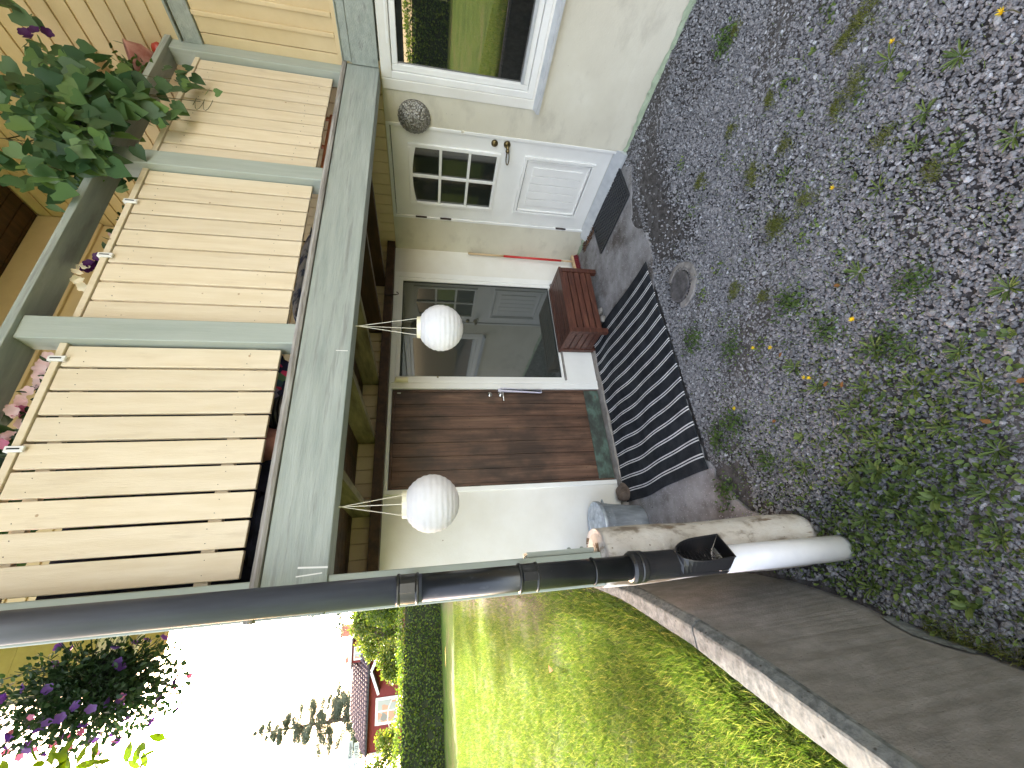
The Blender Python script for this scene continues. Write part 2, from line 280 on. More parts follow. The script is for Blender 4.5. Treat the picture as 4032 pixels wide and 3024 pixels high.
# ------------------------------------------------------------------ object helpers
WL = {}
def setp(o, label=None, cat=None, group=None, kind=None):
    if label: o['label'] = label
    if cat: o['category'] = cat
    if group: o['group'] = group
    if kind: o['kind'] = kind
    return o
def thing(name, label, cat, loc, group=None):
    o = bpy.data.objects.new(name, None); col.objects.link(o); o.location = loc; o.empty_display_size = .05
    WL[o.name] = Vector(loc); return setp(o, label, cat, group)
class MB:
    def __init__(s): s.v = []; s.f = []
    def add(s, vs, fs):
        k = len(s.v); s.v += [tuple(v) for v in vs]; s.f += [tuple(i+k for i in f) for f in fs]; return s
    def box(s, x0, x1, y0, y1, z0, z1):
        return s.add([(x, y, z) for x in (x0, x1) for y in (y0, y1) for z in (z0, z1)],
                     [(0, 1, 3, 2), (4, 6, 7, 5), (0, 4, 5, 1), (2, 3, 7, 6), (0, 2, 6, 4), (1, 5, 7, 3)])
    def obox(s, c, size, rot):
        rot = rot.to_3x3(); vs = []
        for x in (-.5, .5):
            for y in (-.5, .5):
                for z in (-.5, .5): vs.append(Vector(c)+rot @ Vector((x*size[0], y*size[1], z*size[2])))
        return s.add(vs, [(0, 1, 3, 2), (4, 6, 7, 5), (0, 4, 5, 1), (2, 3, 7, 6), (0, 2, 6, 4), (1, 5, 7, 3)])
    def tube(s, pts, rad, n=12, caps=True):
        pts = [Vector(p) for p in pts]; rad = rad if isinstance(rad, (list, tuple)) else [rad]*len(pts)
        vs = []; prev = None
        for i, p in enumerate(pts):
            t = (pts[min(i+1, len(pts)-1)]-pts[max(i-1, 0)]).normalized()
            if prev is None: a = t.orthogonal().normalized()
            else: a = (prev-t*prev.dot(t)).normalized()
            prev = a; b = t.cross(a)
            for k in range(n):
                th = 2*math.pi*k/n; vs.append(p+(a*math.cos(th)+b*math.sin(th))*rad[i])
        fs = [(i*n+k, i*n+(k+1) % n, (i+1)*n+(k+1) % n, (i+1)*n+k) for i in range(len(pts)-1) for k in range(n)]
        if caps: fs += [tuple(range(n))[::-1], tuple((len(pts)-1)*n+k for k in range(n))]
        return s.add(vs, fs)
    def lathe(s, prof, c=(0, 0, 0), n=24, rot=None, cap0=False, cap1=False, jit=None):
        vs = []
        for i, (r, z) in enumerate(prof):
            for k in range(n):
                th = 2*math.pi*k/n; rr = r*(1+(jit(i, k, th) if jit else 0)); p = Vector((rr*math.cos(th), rr*math.sin(th), z))
                if rot: p = rot.to_3x3() @ p
                vs.append(p+Vector(c))
        fs = [(i*n+k, i*n+(k+1) % n, (i+1)*n+(k+1) % n, (i+1)*n+k) for i in range(len(prof)-1) for k in range(n)]
        if cap0: fs.append(tuple(range(n))[::-1])
        if cap1: fs.append(tuple((len(prof)-1)*n+k for k in range(n)))
        return s.add(vs, fs)
    def build(s, name, mat, parent=None, bevel=0, smooth=False, loc=(0, 0, 0)):
        off = WL[parent.name] if parent is not None else Vector(loc)
        me = bpy.data.meshes.new(name); me.from_pydata([tuple(Vector(v)-off) for v in s.v], [], s.f); me.validate(); me.update()
        if mat: me.materials.append(M[mat] if isinstance(mat, str) else mat)
        if smooth: me.shade_smooth()
        o = bpy.data.objects.new(name, me); col.objects.link(o)
        if parent is not None: o.parent = parent; WL[o.name] = off
        else: o.location = off; WL[o.name] = off
        if bevel:
            b = o.modifiers.new('bevel', 'BEVEL'); b.width = bevel; b.segments = 2; b.limit_method = 'ANGLE'; b.angle_limit = R(40)
        return o
def copy_tree(o, parent=None):
    c = o.copy(); col.objects.link(c); c.parent = parent; WL[c.name] = WL[o.name]
    for ch in list(o.children): copy_tree(ch, c)
    return c
def npmesh(name, V, F, mat, parent=None, loc=(0, 0, 0), smooth=False):
    """V (n,3), F (m,k) all faces of k corners"""
    off = np.array(WL[parent.name] if parent is not None else loc, dtype=float)
    me = bpy.data.meshes.new(name); V = (V-off).astype(np.float32); F = F.astype(np.int32); k = F.shape[1]
    me.vertices.add(len(V)); me.vertices.foreach_set('co', V.ravel())
    me.loops.add(F.size); me.loops.foreach_set('vertex_index', F.ravel())
    me.polygons.add(len(F)); me.polygons.foreach_set('loop_start', np.arange(0, F.size, k, dtype=np.int32))
    try: me.polygons.foreach_set('loop_total', np.full(len(F), k, dtype=np.int32))
    except Exception: pass
    me.update(calc_edges=True); me.validate()
    me.materials.append(M[mat] if isinstance(mat, str) else mat)
    if smooth: me.shade_smooth()
    o = bpy.data.objects.new(name, me); col.objects.link(o)
    if parent is not None: o.parent = parent
    else: o.location = tuple(off)
    WL[o.name] = Vector(off); return o
def unit(a): return a/np.maximum(np.linalg.norm(a, axis=1, keepdims=True), 1e-9)
# leaf templates: x across, y along, z up (normal)
OVAL = (np.array([(0, 0, 0), (.26, .3, .05), (.24, .65, .05), (0, 1, 0), (-.24, .65, .05), (-.26, .3, .05), (0, .3, -.02), (0, .65, -.02)], float),
        np.array([(0, 1, 2, 6), (6, 2, 7, 7), (7, 2, 3, 3), (0, 6, 4, 5), (6, 7, 4, 4), (7, 3, 4, 4)]))
OVAL = (OVAL[0], np.array([(0, 1, 6), (1, 2, 7), (1, 7, 6), (2, 3, 7), (0, 6, 5), (5, 6, 7), (5, 7, 4), (4, 7, 3)]))
QUAD = (np.array([(0, 0, 0), (.35, .45, .06), (0, 1, 0), (-.35, .45, .06)], float), np.array([(0, 1, 2), (0, 2, 3)]))
GBLADE = (np.array([(-.030, 0, 0), (.030, 0, 0), (.024, .5, .06), (-.024, .5, .06), (0, 1, .30)], float), np.array([(0, 1, 2), (0, 2, 3), (3, 2, 4)]))
BLADE = (np.array([(-.06, 0, 0), (.06, 0, 0), (.05, .5, .05), (-.05, .5, .05), (0, 1, .22)], float), np.array([(0, 1, 2), (0, 2, 3), (3, 2, 4)]))
HEART = (np.array([(0, 0, 0), (.26, -.16, .05), (.50, .05, .03), (.46, .42, 0), (.24, .72, -.05), (0, 1.05, -.12), (-.24, .72, -.05), (-.46, .42, 0), (-.50, .05, .03), (-.26, -.16, .05), (0, .4, -.07)], float),
         np.array([(10, 0, 1), (10, 1, 2), (10, 2, 3), (10, 3, 4), (10, 4, 5), (10, 5, 6), (10, 6, 7), (10, 7, 8), (10, 8, 9), (10, 9, 0)]))
def petal_t(n=5, depth=.25):
    vs = [(0, 0, -depth)]; fs = []
    for i in range(n*3):
        a = 2*math.pi*i/(n*3); r = .5*(1 if i % 3 else .8); vs.append((r*math.cos(a), r*math.sin(a), 0))
    for i in range(n*3): fs.append((0, 1+i, 1+(i+1) % (n*3)))
    return np.array(vs, float), np.array(fs)
PETAL = petal_t()
def scatter(tmpl, P, Yd, Nn, S):
    """place template at P with +y along Yd, +z close to Nn, size S"""
    tv, tf = tmpl; Y = unit(Yd); X = unit(np.cross(Y, Nn)); Z = np.cross(X, Y)
    S = np.broadcast_to(np.asarray(S, float), (len(P),))
    V = P[:, None, :] + S[:, None, None]*(tv[None, :, 0:1]*X[:, None, :]+tv[None, :, 1:2]*Y[:, None, :]+tv[None, :, 2:3]*Z[:, None, :])
    F = tf[None]+(np.arange(len(P))*len(tv))[:, None, None]
    return V.reshape(-1, 3), F.reshape(-1, tf.shape[1])
def rdir(n, bias=(0, 0, 0), k=1.0): return unit(rng.normal(size=(n, 3))*k+np.array(bias))
def join(parts):
    Vs, Fs, k = [], [], 0
    for V, F in parts: Vs.append(V); Fs.append(F+k); k += len(V)
    return np.concatenate(Vs), np.concatenate(Fs)

# ------------------------------------------------------------------ SETTING: ground, lawn, apron
WALL = [(-12, -4.75), (-7, -3.10), (.9, -.432), (1.133, -.353), (1.371, -.285), (1.618, -.178), (1.879, -.105), (2.305, -.045), (3.40, -.012)]
WMID = [(-12, -4.85), (-7, -3.17), (.9, -.492), (1.274, -.355), (1.427, -.298), (1.718, -.212), (2.10, -.115), (2.48, -.055), (3.40, -.030)]
def wm(y): return float(np.interp(y, [a for a, b in WMID], [b for a, b in WMID]))      # inner face line (y, x)
WOUT = [(-12, -5.12), (-7, -3.27), (.9, -.57), (1.31, -.4325), (1.72, -.286), (2.30, -.135), (2.69, -.075), (3.40, -.055)]
def wo_(y): return np.interp(y, [a for a, b in WOUT], [b for a, b in WOUT])
def wx(y, off=0.0): return float(np.interp(y, [a for a, b in WALL], [b for a, b in WALL]))-off
def lawn_z(x, y):
    r = np.sqrt(np.minimum(x, 0)**2*1.0+(np.maximum(y-2, 0))**2)
    return .665+.045*np.maximum(r-.5, 0)*np.minimum(1, 26/np.maximum(r, 1))+.012*np.sin(x*2.3+y*1.1)
g = MB(); g.add([(-6, -60, -.02), (60, -60, -.02), (60, 3.42, -.02), (-6, 3.42, -.02)], [(0, 1, 2, 3)])
def grid(name, x0, x1, y0, y1, nx, ny, zf, mat):
    xs = np.linspace(x0, x1, nx+1); ys = np.linspace(y0, y1, ny+1); X, Y = np.meshgrid(xs, ys)
    Z = zf(X, Y); V = np.stack([X, Y, Z], -1).reshape(-1, 3); i = np.arange(nx*ny); r = i//nx; c = i % nx; a = r*(nx+1)+c
    return npmesh(name, V, np.stack([a, a+1, a+nx+2, a+nx+1], 1), mat, smooth=True)
o = g.build('ground', 'earth'); setp(o, kind='structure')
o = grid('gravel_yard', -5.5, 3.36, -9, 3.42, 150, 200, lambda x, y: -.002+.006*np.sin(x*3.1+1)*np.sin(y*2.7)+.004*np.sin(x*9+y*7), 'earth'); setp(o, kind='structure')
# lawn
rows = np.concatenate([np.linspace(-14, 0, 12), np.linspace(.3, 3.4, 22), np.linspace(3.7, 14, 30)])
tt = np.concatenate([[0, .004, .008], np.linspace(.014, .12, 30), np.linspace(.14, 1, 26)])
V = []
for y in rows:
    xe = float(wo_(y))+.03 if y < 3.4 else -.02
    for t in tt: V.append((xe-t*(60+xe), y, 0))
V = np.array(V); V[:, 2] = lawn_z(V[:, 0], V[:, 1]); nx = len(tt)-1; ny = len(rows)-1
i = np.arange(nx*ny); a = (i//nx)*(nx+1)+i % nx
o = npmesh('lawn', V, np.stack([a, a+nx+1, a+nx+2, a+1], 1), 'lawn', smooth=True); setp(o, kind='structure')
o = grid('terrain', -60, 60, 14, 160, 60, 60, lambda x, y: lawn_z(x, y), 'lawn'); setp(o, kind='structure')
# concrete apron
apr = [(3.33, 3.39), (3.33, 2.25), (3.14, 2.02), (2.9, 2.12), (2.66, 2.24), (2.42, 2.10), (2.2, 2.10), (1.9, 2.24), (1.5, 2.24), (1.1, 2.24), (.7, 2.24), (.46, 2.16), (.24, 2.0), (.12, 1.78), (.0, 2.3), (.0, 3.39)]
def ragged(poly, amp, seg=.05):
    out = []
    for k in range(len(poly)):
        p, q = Vector(poly[k]), Vector(poly[(k+1) % len(poly)]); n = max(1, int((q-p).length/seg))
        for j in range(n):
            w_ = p.lerp(q, j/n); out.append((w_.x+random.uniform(-amp, amp), w_.y+random.uniform(-amp, amp)))
    return out
rp = ragged(apr, .018); m_ = MB(); n_ = len(rp)
rp = [(min(x, 3.335), min(y, 3.395)) for x, y in rp]
m_.add([(x, y, .010) for x, y in rp]+[(x, y, -.02) for x, y in rp], [tuple(range(n_))]+[(k, (k+1) % n_+0, n_+(k+1) % n_, n_+k) for k in range(n_)])
o = m_.build('concrete_apron', 'apron'); setp(o, kind='structure')
# concrete step under the back wall
m_ = MB(); xs = np.linspace(.0, 3.33, 60); prof = [(3.335+random.uniform(-.012, .012), .045+random.uniform(-.006, .006)) for _ in xs]
vs = []; 
for x, (yy, zz) in zip(xs, prof): vs += [(x, yy-.012, .0), (x, yy, zz), (x, 3.44, .052)]
fs = []
for k in range(len(xs)-1):
    b = k*3; fs += [(b, b+3, b+4, b+1), (b+1, b+4, b+5, b+2)]
m_.add(vs, fs); o = m_.build('concrete_step', 'step', smooth=False); setp(o, kind='structure')

# gravel stones (stuff, instanced)
def dens(x, y):
    d = np.ones_like(x)
    d *= np.where((y > 2.12) & (x > 2.2) | (y > 2.2) & (x > .5) | (y > 1.95) & (x < .5), .04, 1)                                   # apron / rug
    d *= 1-.985*np.exp(-(((x-2.5)/.72)**4+((y-1.90-.06*np.sin(x*6))/.27)**4))
    d *= 1-.75*np.exp(-((x-3.33)/.16)**2)                    # bare earth patches
    d *= 1-.55*np.exp(-(((x-2.95)/.35)**2+((y-1.30)/.35)**2))
    d *= 1-.6*np.exp(-(((x-.45)/.5)**2+((y-2.0)/.22)**2))
    d *= 1-.45*np.exp(-(((x-.1)/.25)**2+((y-1.7)/.5)**2))
    d *= np.where((x > .52) & (x < 2.2) & (y > 2.19), 0, 1)
    return d
N = 275000
x = rng.uniform(-.75, 3.33, N); y = rng.uniform(.05, 3.3, N)
keep = (rng.random(N) < dens(x, y)*(.86+.3*np.sin(x*5.3+2)*np.sin(y*6.1+1))) & (x > np.array([wx(q) for q in y])+.015)
keep &= ((x-.065)**2+(y-1.755)**2 > .13**2) & ((x-1.735)**2+(y-1.94)**2 > .115**2) & ~((x > 2.88) & (y > 2.1) & (y < 2.85))
x, y = x[keep], y[keep]; N = len(x)
me = bpy.data.meshes.new('gravel'); me.vertices.add(N)
sz = .0029+.0040*rng.random(N)**2+.004*(rng.random(N) < .025); me.vertices.foreach_set('co', np.stack([x, y, sz*.35+.002*rng.random(N)], 1).astype(np.float32).ravel())
at = me.attributes.new('rot', 'FLOAT_VECTOR', 'POINT'); at.data.foreach_set('vector', rng.uniform(0, 6.28, (N, 3)).astype(np.float32).ravel())
at = me.attributes.new('scl', 'FLOAT_VECTOR', 'POINT'); at.data.foreach_set('vector', (sz[:, None]*rng.uniform(.65, 1.5, (N, 3))).astype(np.float32).ravel())
go = bpy.data.objects.new('gravel', me); col.objects.link(go); setp(go, 'grey crushed stone gravel covering the yard between the walls', 'gravel', kind='stuff')
gt = bpy.data.node_groups.new('stones', 'GeometryNodeTree'); gt.interface.new_socket('Geometry', in_out='INPUT', socket_type='NodeSocketGeometry'); gt.interface.new_socket('Geometry', in_out='OUTPUT', socket_type='NodeSocketGeometry')
gi = gt.nodes.new('NodeGroupInput'); gout = gt.nodes.new('NodeGroupOutput'); iop = gt.nodes.new('GeometryNodeInstanceOnPoints')
jg = gt.nodes.new('GeometryNodeJoinGeometry')
for k in range(4):
    ico = gt.nodes.new('GeometryNodeMeshIcoSphere'); ico.inputs['Subdivisions'].default_value = 2
    sp = gt.nodes.new('GeometryNodeSetPosition'); nz = gt.nodes.new('ShaderNodeTexNoise'); nz.noise_dimensions = '4D'
    nz.inputs['W'].default_value = k*3.7; nz.inputs['Scale'].default_value = 1.1; nz.inputs['Detail'].default_value = 1
    vm = gt.nodes.new('ShaderNodeVectorMath'); vm.operation = 'SUBTRACT'; vm.inputs[1].default_value = (.5, .5, .5)
    vs_ = gt.nodes.new('ShaderNodeVectorMath'); vs_.operation = 'SCALE'; vs_.inputs['Scale'].default_value = 1.9
    gt.links.new(nz.outputs['Color'], vm.inputs[0]); gt.links.new(vm.outputs[0], vs_.inputs[0]); gt.links.new(vs_.outputs[0], sp.inputs['Offset'])
    gt.links.new(ico.outputs[0], sp.inputs[0]); sm = gt.nodes.new('GeometryNodeSetShadeSmooth'); sm.inputs['Shade Smooth'].default_value = False
    gt.links.new(sp.outputs[0], sm.inputs[0]); mt = gt.nodes.new('GeometryNodeSetMaterial'); mt.inputs['Material'].default_value = M['stone']
    gt.links.new(sm.outputs[0], mt.inputs[0]); g2 = gt.nodes.new('GeometryNodeGeometryToInstance'); gt.links.new(mt.outputs[0], g2.inputs[0]); gt.links.new(g2.outputs[0], jg.inputs[0])
iop.inputs['Pick Instance'].default_value = True
gt.links.new(jg.outputs[0], iop.inputs['Instance']); gt.links.new(gi.outputs[0], iop.inputs['Points'])
for nm, sk in (('rot', 'Rotation'), ('scl', 'Scale')):
    na = gt.nodes.new('GeometryNodeInputNamedAttribute'); na.data_type = 'FLOAT_VECTOR'; na.inputs['Name'].default_value = nm
    if sk == 'Rotation':
        er = gt.nodes.new('FunctionNodeEulerToRotation'); gt.links.new(na.outputs[0], er.inputs[0]); gt.links.new(er.outputs[0], iop.inputs[sk])
    else: gt.links.new(na.outputs[0], iop.inputs[sk])
gt.links.new(iop.outputs[0], gout.inputs[0]); gm = go.modifiers.new('stones', 'NODES'); gm.node_group = gt

# ------------------------------------------------------------------ THE HOUSE
W = 3.40; XW = 3.34
H = thing('yellow_house', 'pale yellow wooden house with beige plastered ground floor around the yard', 'house', (1.7, 3.4, 0))
m_ = MB()                                            # wing ground floor, openings left for window and door
for y0, y1, z0, z1 in ((-8, .20, 0, 2.056), (.20, 1.735, 0, .93), (.20, 1.735, 2.026, 2.056), (1.735, 2.068, 0, 2.056), (2.068, 2.98, 2.05, 2.056), (2.98, W, 0, 2.056)):
    m_.box(XW, XW+.25, y0, y1, z0, z1)
m_.box(XW, XW+.25, 2.068, 2.98, -.02, .02)
m_.build('plaster_wall', 'plaster', H)
m_ = MB(); m_.box(0, .704, W, W+.25, 0, 2.14); m_.box(.704, 3.0, W+.001, W+.25, 2.056, 2.14); m_.box(3.0, 3.34, W, W+.25, 0, 2.14); m_.box(0, .25, W+.25, 7.2, 0, 5.2)
m_.box(.704, 3.0, W+.03, W+.25, 0, .05)
m_.build('back_wall', 'plaster_w', H)
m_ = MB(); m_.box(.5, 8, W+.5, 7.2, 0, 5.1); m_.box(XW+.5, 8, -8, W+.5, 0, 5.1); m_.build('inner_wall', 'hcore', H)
# crumbling pale green strip along the wing base
m_ = MB(); ys = np.linspace(-3, 3.36, 150); vs = []; fs = []
hh = .026+.016*rng.random(150)+.009*np.sin(ys*9)
for yy, h_ in zip(ys, hh): vs += [(3.318+random.uniform(-.006, .004), yy, -.03), (3.322+random.uniform(-.006, .004), yy, h_*.6), (3.338, yy, h_)]
for k in range(len(ys)-1):
    if 2.03 < ys[k] < 3.0: continue
    b = k*3; fs += [(b, b+1, b+4, b+3), (b+1, b+2, b+5, b+4)]
m_.add(vs, fs); m_.build('foundation_strip', 'mint', H)
# plinth edge of plaster: slight lip
m_ = MB(); vs = []; fs = []
for yy, h_ in zip(ys, hh): vs += [(3.329, yy, h_+.012+random.uniform(-.006, .006)), (3.333, yy, h_+.09), (3.3405, yy, h_+.2)]
for k in range(len(ys)-1):
    if 2.03 < ys[k] < 3.0: continue
    b = k*3; fs += [(b, b+1, b+4, b+3), (b+1, b+2, b+5, b+4)]
m_.add(vs, fs); m_.build('plaster_edge', 'plaster', H, smooth=True)
# cladding of the wing
m_ = MB(); m_.box(XW+.014, XW+.2, 1.66, W, 2.056, 3.165); m_.box(XW+.014, XW+.2, -8, 1.66, 2.30, 3.165)
yy = W-.004
while yy > -6:
    z0 = 2.060 if yy > 1.66 else 2.333
    m_.box(XW, XW+.0145, yy-.105, yy, z0, 3.163); yy -= .110
m_.build('vertical_cladding', 'siding', H, bevel=.003)
m_ = MB(); yy = W-.004
while yy > -6:
    yy -= .110
    if yy < 1.6: m_.box(XW-.018, XW-.0005, yy-.010, yy+.014, 2.333, 3.163)
m_.build('cladding_ridge', 'siding', H, bevel=.003)
m_ = MB(); zz = 3.303
m_.box(XW+.014, XW+.2, -8, W, 3.165, 6.4)
while zz < 6.3:
    m_.box(XW-.001, XW+.0145, -8, W-.014, zz, zz+.096); zz += .1105
m_.build('horizontal_cladding', 'siding', H, bevel=.004)
m_ = MB(); m_.box(XW-.022, XW+.2, -8, 1.673, 2.066, 2.243); m_.build('lower_band', 'sage', H, bevel=.003)
m_ = MB(); m_.box(XW-.030, XW+.01, -8, 1.662, 2.2435, 2.252); m_.box(XW-.016, XW+.01, -8, 1.662, 2.252, 2.298); m_.box(XW-.028, XW+.01, -8, 1.662, 2.298, 2.304); m_.build('drip_strip', 'sage', H)
m_ = MB(); m_.box(XW-.012, XW+.01, -8, 1.66, 2.305, 2.332); m_.build('cladding_foot', 'siding', H, bevel=.002)
m_ = MB(); m_.box(XW-.020, XW+.01, -8, 1.70, 3.166, 3.272); m_.box(XW-.026, XW+.01, -8, 1.70, 3.285, 3.2995); m_.build('upper_band', 'sage', H, bevel=.003)
# upper back wall behind the balcony
m_ = MB(); m_.box(0, 3.34, W+.014, W+.2, 2.14, 6.0); zz = 2.31
while zz < 4.58: m_.box(0, 3.325, W-.001, W+.0145, zz, zz+.096); zz += .1105
m_.build('balcony_back_cladding', 'siding', H, bevel=.004)
m_ = MB(); xx = .02
while xx < 3.3: m_.box(xx, xx+.104, W-.003, W+.0145, 2.1405, 2.305); xx += .112
m_.build('under_deck_boards', 'siding', H, bevel=.003)
m_ = MB(); m_.box(0, 3.325, W-.03, W-.0015, 4.60, 4.78); m_.box(0, 3.325, W-.055, W-.031, 4.70, 5.0); m_.box(0, 3.325, W-.10, W-.056, 4.92, 5.165)
m_.build('cornice_boards', 'siding', H, bevel=.004)
m_ = MB()
for k in range(13): m_.box(-.45, 3.33, 1.9+k*.115, 1.9+k*.115+.108, 5.17, 5.20)
m_.build('balcony_soffit', 'darkwood', H)
# roof
m_ = MB(); m_.add([(-.50, -8, 5.30), (-.50, 7.27, 5.30), (4.2, 7.27, 7.6), (4.2, -8, 7.6), (9, 7.27, 5.3), (9, -8, 5.3),
                   (-.50, -8, 5.42), (-.50, 7.27, 5.42), (4.2, 7.27, 7.74), (4.2, -8, 7.74), (9, 7.27, 5.42), (9, -8, 5.42)],
                  [(0, 3, 2, 1), (3, 5, 4, 2), (6, 7, 8, 9), (9, 8, 10, 11), (0, 1, 7, 6), (1, 2, 8, 7), (2, 4, 10, 8)])
m_.build('roof', 'tile', H)
m_ = MB(); m_.add([(.0, 7.19, 5.2), (8, 7.19, 5.2), (4.2, 7.19, 7.5)], [(0, 1, 2)]); m_.build('gable', 'siding', H)
m_ = MB()
for k in range(18):
    y0 = 3.45+k*.208
    m_.box(-.44, 0, y0, y0+.205, 5.20, 5.22)
m_.build('eaves_soffit', 'olive', H)
m_ = MB(); m_.box(-.43, 0, 5.90, 6.38, 5.19, 5.198); m_.build('soffit_panel', 'ivory', H)
m_ = MB(); m_.box(-.475, -.44, 3.4, 7.25, 5.17, 5.36); m_.box(-.475, .0, 7.21, 7.25, 5.165, 5.36); m_.build('fascia', 'siding', H, bevel=.003)
m_ = MB(); m_.tube([(-.54, 3.0, 5.33), (-.54, 7.3, 5.33)], .055, 14); gt_ = m_.build('gutter', 'ivory', H, smooth=True)
m_ = MB(); m_.tube([(-.54, 6.52, 5.30), (-.50, 6.52, 5.19), (-.12, 6.52, 5.11), (-.06, 6.52, 5.02), (-.06, 6.52, .8)], .034, 14); m_.build('gutter_downpipe', 'ivory', gt_, smooth=True)

# wing window
def frame(mb, ax, pos, a0, a1, z0, z1, t, d0, d1):
    """rectangular frame in plane ax ('x' or 'y') ; a = other horizontal axis"""
    def bx(p0, p1, q0, q1):
        if ax == 'x': mb.box(d0, d1, p0, p1, q0, q1)
        else: mb.box(p0, p1, d0, d1, q0, q1)
    bx(a0, a0+t, z0, z1); bx(a1-t, a1, z0, z1); bx(a0+t, a1-t, z0, z0+t); bx(a0+t, a1-t, z1-t, z1)
wn = MB(); frame(wn, 'x', 0, .20, 1.733, .935, 2.024, .045, XW-.006, XW+.10); WIN = wn.build('window', 'white', H, bevel=.003)
m_ = MB(); frame(m_, 'x', 0, .248, 1.685, .983, 1.976, .040, XW+.006, XW+.08); m_.build('window_sash', 'white', WIN, bevel=.004)
m_ = MB(); m_.box(XW+.03, XW+.04, .286, 1.647, 1.02, 1.938); m_.build('pane', 'glass', WIN)
m_ = MB(); m_.box(XW-.004, XW+.025, .30, 1.64, 1.022, 1.044); m_.build('glazing_bead', 'zinc', WIN, bevel=.003)
m_ = MB(); m_.add([(XW-.075, .15, .893), (XW-.075, 1.80, .893), (XW+.02, 1.80, .925), (XW+.02, .15, .925), (XW-.075, .15, .873), (XW-.075, 1.80, .873), (XW+.02, 1.80, .87), (XW+.02, .15, .87)],
                  [(0, 1, 2, 3)[::-1], (0, 4, 5, 1)[::-1], (1, 5, 6, 2)[::-1], (4, 7, 6, 5)[::-1]]); m_.build('sill', 'zinc', WIN)
m_ = MB(); m_.box(XW-.012, XW, 1.45, 1.49, 1.985, 1.995); m_.box(XW-.010, XW, 1.12, 1.52, 1.992, 2.004); m_.build('window_vent', 'white', WIN)
# render reveal around the window
m_ = MB(); frame(m_, 'x', 0, .12, 1.81, .86, 2.054, .075, XW-.008, XW+.004); m_.build('window_surround', 'plaster_w', H, bevel=.006)

# white door in the wing
dn = MB(); y0, y1 = 2.07, 2.95
xd = XW+.012
dn.box(xd, xd+.045, 2.072, 2.948, .10, .235); dn.box(xd, xd+.045, 2.072, 2.948, .87, 1.115); dn.box(xd, xd+.045, 2.072, 2.948, 1.872, 2.02)
dn.box(xd, xd+.045, 2.072, 2.235, .235, .87); dn.box(xd, xd+.045, 2.785, 2.948, .235, .87)
dn.box(xd, xd+.045, 2.072, 2.225, 1.115, 1.872); dn.box(xd, xd+.045, 2.79, 2.948, 1.115, 1.872)
WD = dn.build('white_door', 'white', H); WD['label'] = 'white panelled door with six panes'
m_ = MB(); frame(m_, 'x', 0, 2.05, 2.978, .0, 2.054, .026, XW-.004, XW+.06); m_.build('door_frame', 'white', WD, bevel=.003)
m_ = MB(); m_.box(XW+.018, XW+.03, 2.22, 2.80, 1.11, 1.88); m_.build('pane', 'glass2', WD)
# glazing bars with arched head
m_ = MB(); m_.box(XW, XW+.02, 2.494, 2.518, 1.125, 1.868)
for z_ in (1.367, 1.617): m_.box(XW+.001, XW+.019, 2.226, 2.789, z_-.012, z_+.012)
m_.build('glazing_bar', 'white', WD, bevel=.004)
m_ = MB(); frame(m_, 'x', 0, 2.206, 2.812, 1.102, 1.890, .030, XW-.006, XW+.02)
n_ = 16
for k in range(n_):                                   # shallow arch infill at the head
    a0, a1 = 2.236+.546*k/n_, 2.236+.546*(k+1)/n_
    f = lambda a: 1.858-.030*((a-2.509)/.273)**2
    m_.add([(XW-.004, a0, f(a0)), (XW-.004, a1, f(a1)), (XW-.004, a1, 1.862), (XW-.004, a0, 1.862), (XW+.018, a0, f(a0)), (XW+.018, a1, f(a1))], [(0, 1, 2, 3)[::-1], (0, 4, 5, 1)])
m_.build('pane_moulding', 'white', WD, bevel=.004)
m_ = MB(); frame(m_, 'x', 0, 2.200, 2.812, .218, .885, .028, XW-.004, XW+.016); frame(m_, 'x', 0, 2.235, 2.777, .253, .85, .014, XW+.002, XW+.02)
m_.box(XW+.014, XW+.03, 2.24, 2.77, .26, .845)
for k in range(5):
    a = 2.300+k*.083; m_.box(XW+.006, XW+.016, a, a+.079, .31, .785)
m_.build('lower_panel', 'white', WD, bevel=.003)
RX = Matrix.Rotation(R(-90), 4, 'Y')
m_ = MB(); m_.lathe([(.0, .008), (.022, .008), (.028, .002), (.028, -.012)], (XW, 2.121, 1.171), 20, RX, ); m_.build('lock', 'brass', WD, smooth=True)
m_ = MB(); m_.lathe([(.0, .010), (.024, .008), (.029, .002), (.029, -.012)], (XW, 2.119, 1.063), 20, RX)
m_.lathe([(.0, .062), (.014, .058), (.014, .03), (.010, .0)], (XW, 2.119, 1.063), 14, RX)
m_.lathe([(0, .07), (.016, .062), (.018, .05), (.012, .045)], (XW, 2.140, 1.060), 14, RX)
lp = [(XW-.052, 2.145+.06*(1-math.cos(t))*1.0, 1.055-.006*(1-math.cos(t))+.013*math.sin(t)) for t in np.linspace(0, 2*math.pi, 18)]
m_.tube(lp, .0045, 8); m_.build('handle', 'brass', WD, smooth=True)
for z_ in (1.787, 1.547, .335):
    m_ = MB(); m_.tube([(XW-.008, 2.948, z_-.054), (XW-.008, 2.948, z_+.054)], .009, 10); m_.build('hinge', 'hinge', WD, smooth=True)
m_ = MB(); m_.add([(XW-.065, 2.035, .0), (XW-.065, 3.045, .0), (XW-.065, 3.045, .022), (XW-.065, 2.035, .022), (XW+.01, 2.035, .098), (XW+.01, 3.045, .098), (XW+.01, 2.035, 0), (XW+.01, 3.045, 0)],
                  [(0, 3, 2, 1), (3, 4, 5, 2), (0, 6, 4, 3), (1, 2, 5, 7)]); m_.build('threshold', 'zinc', WD)
# small tear of render between window and door
m_ = MB(); m_.lathe([(.0, .008), (.010, .006), (.015, .0)], (XW, 2.055, 1.448), 9, RX); m_.build('render_knob', 'plaster', H)

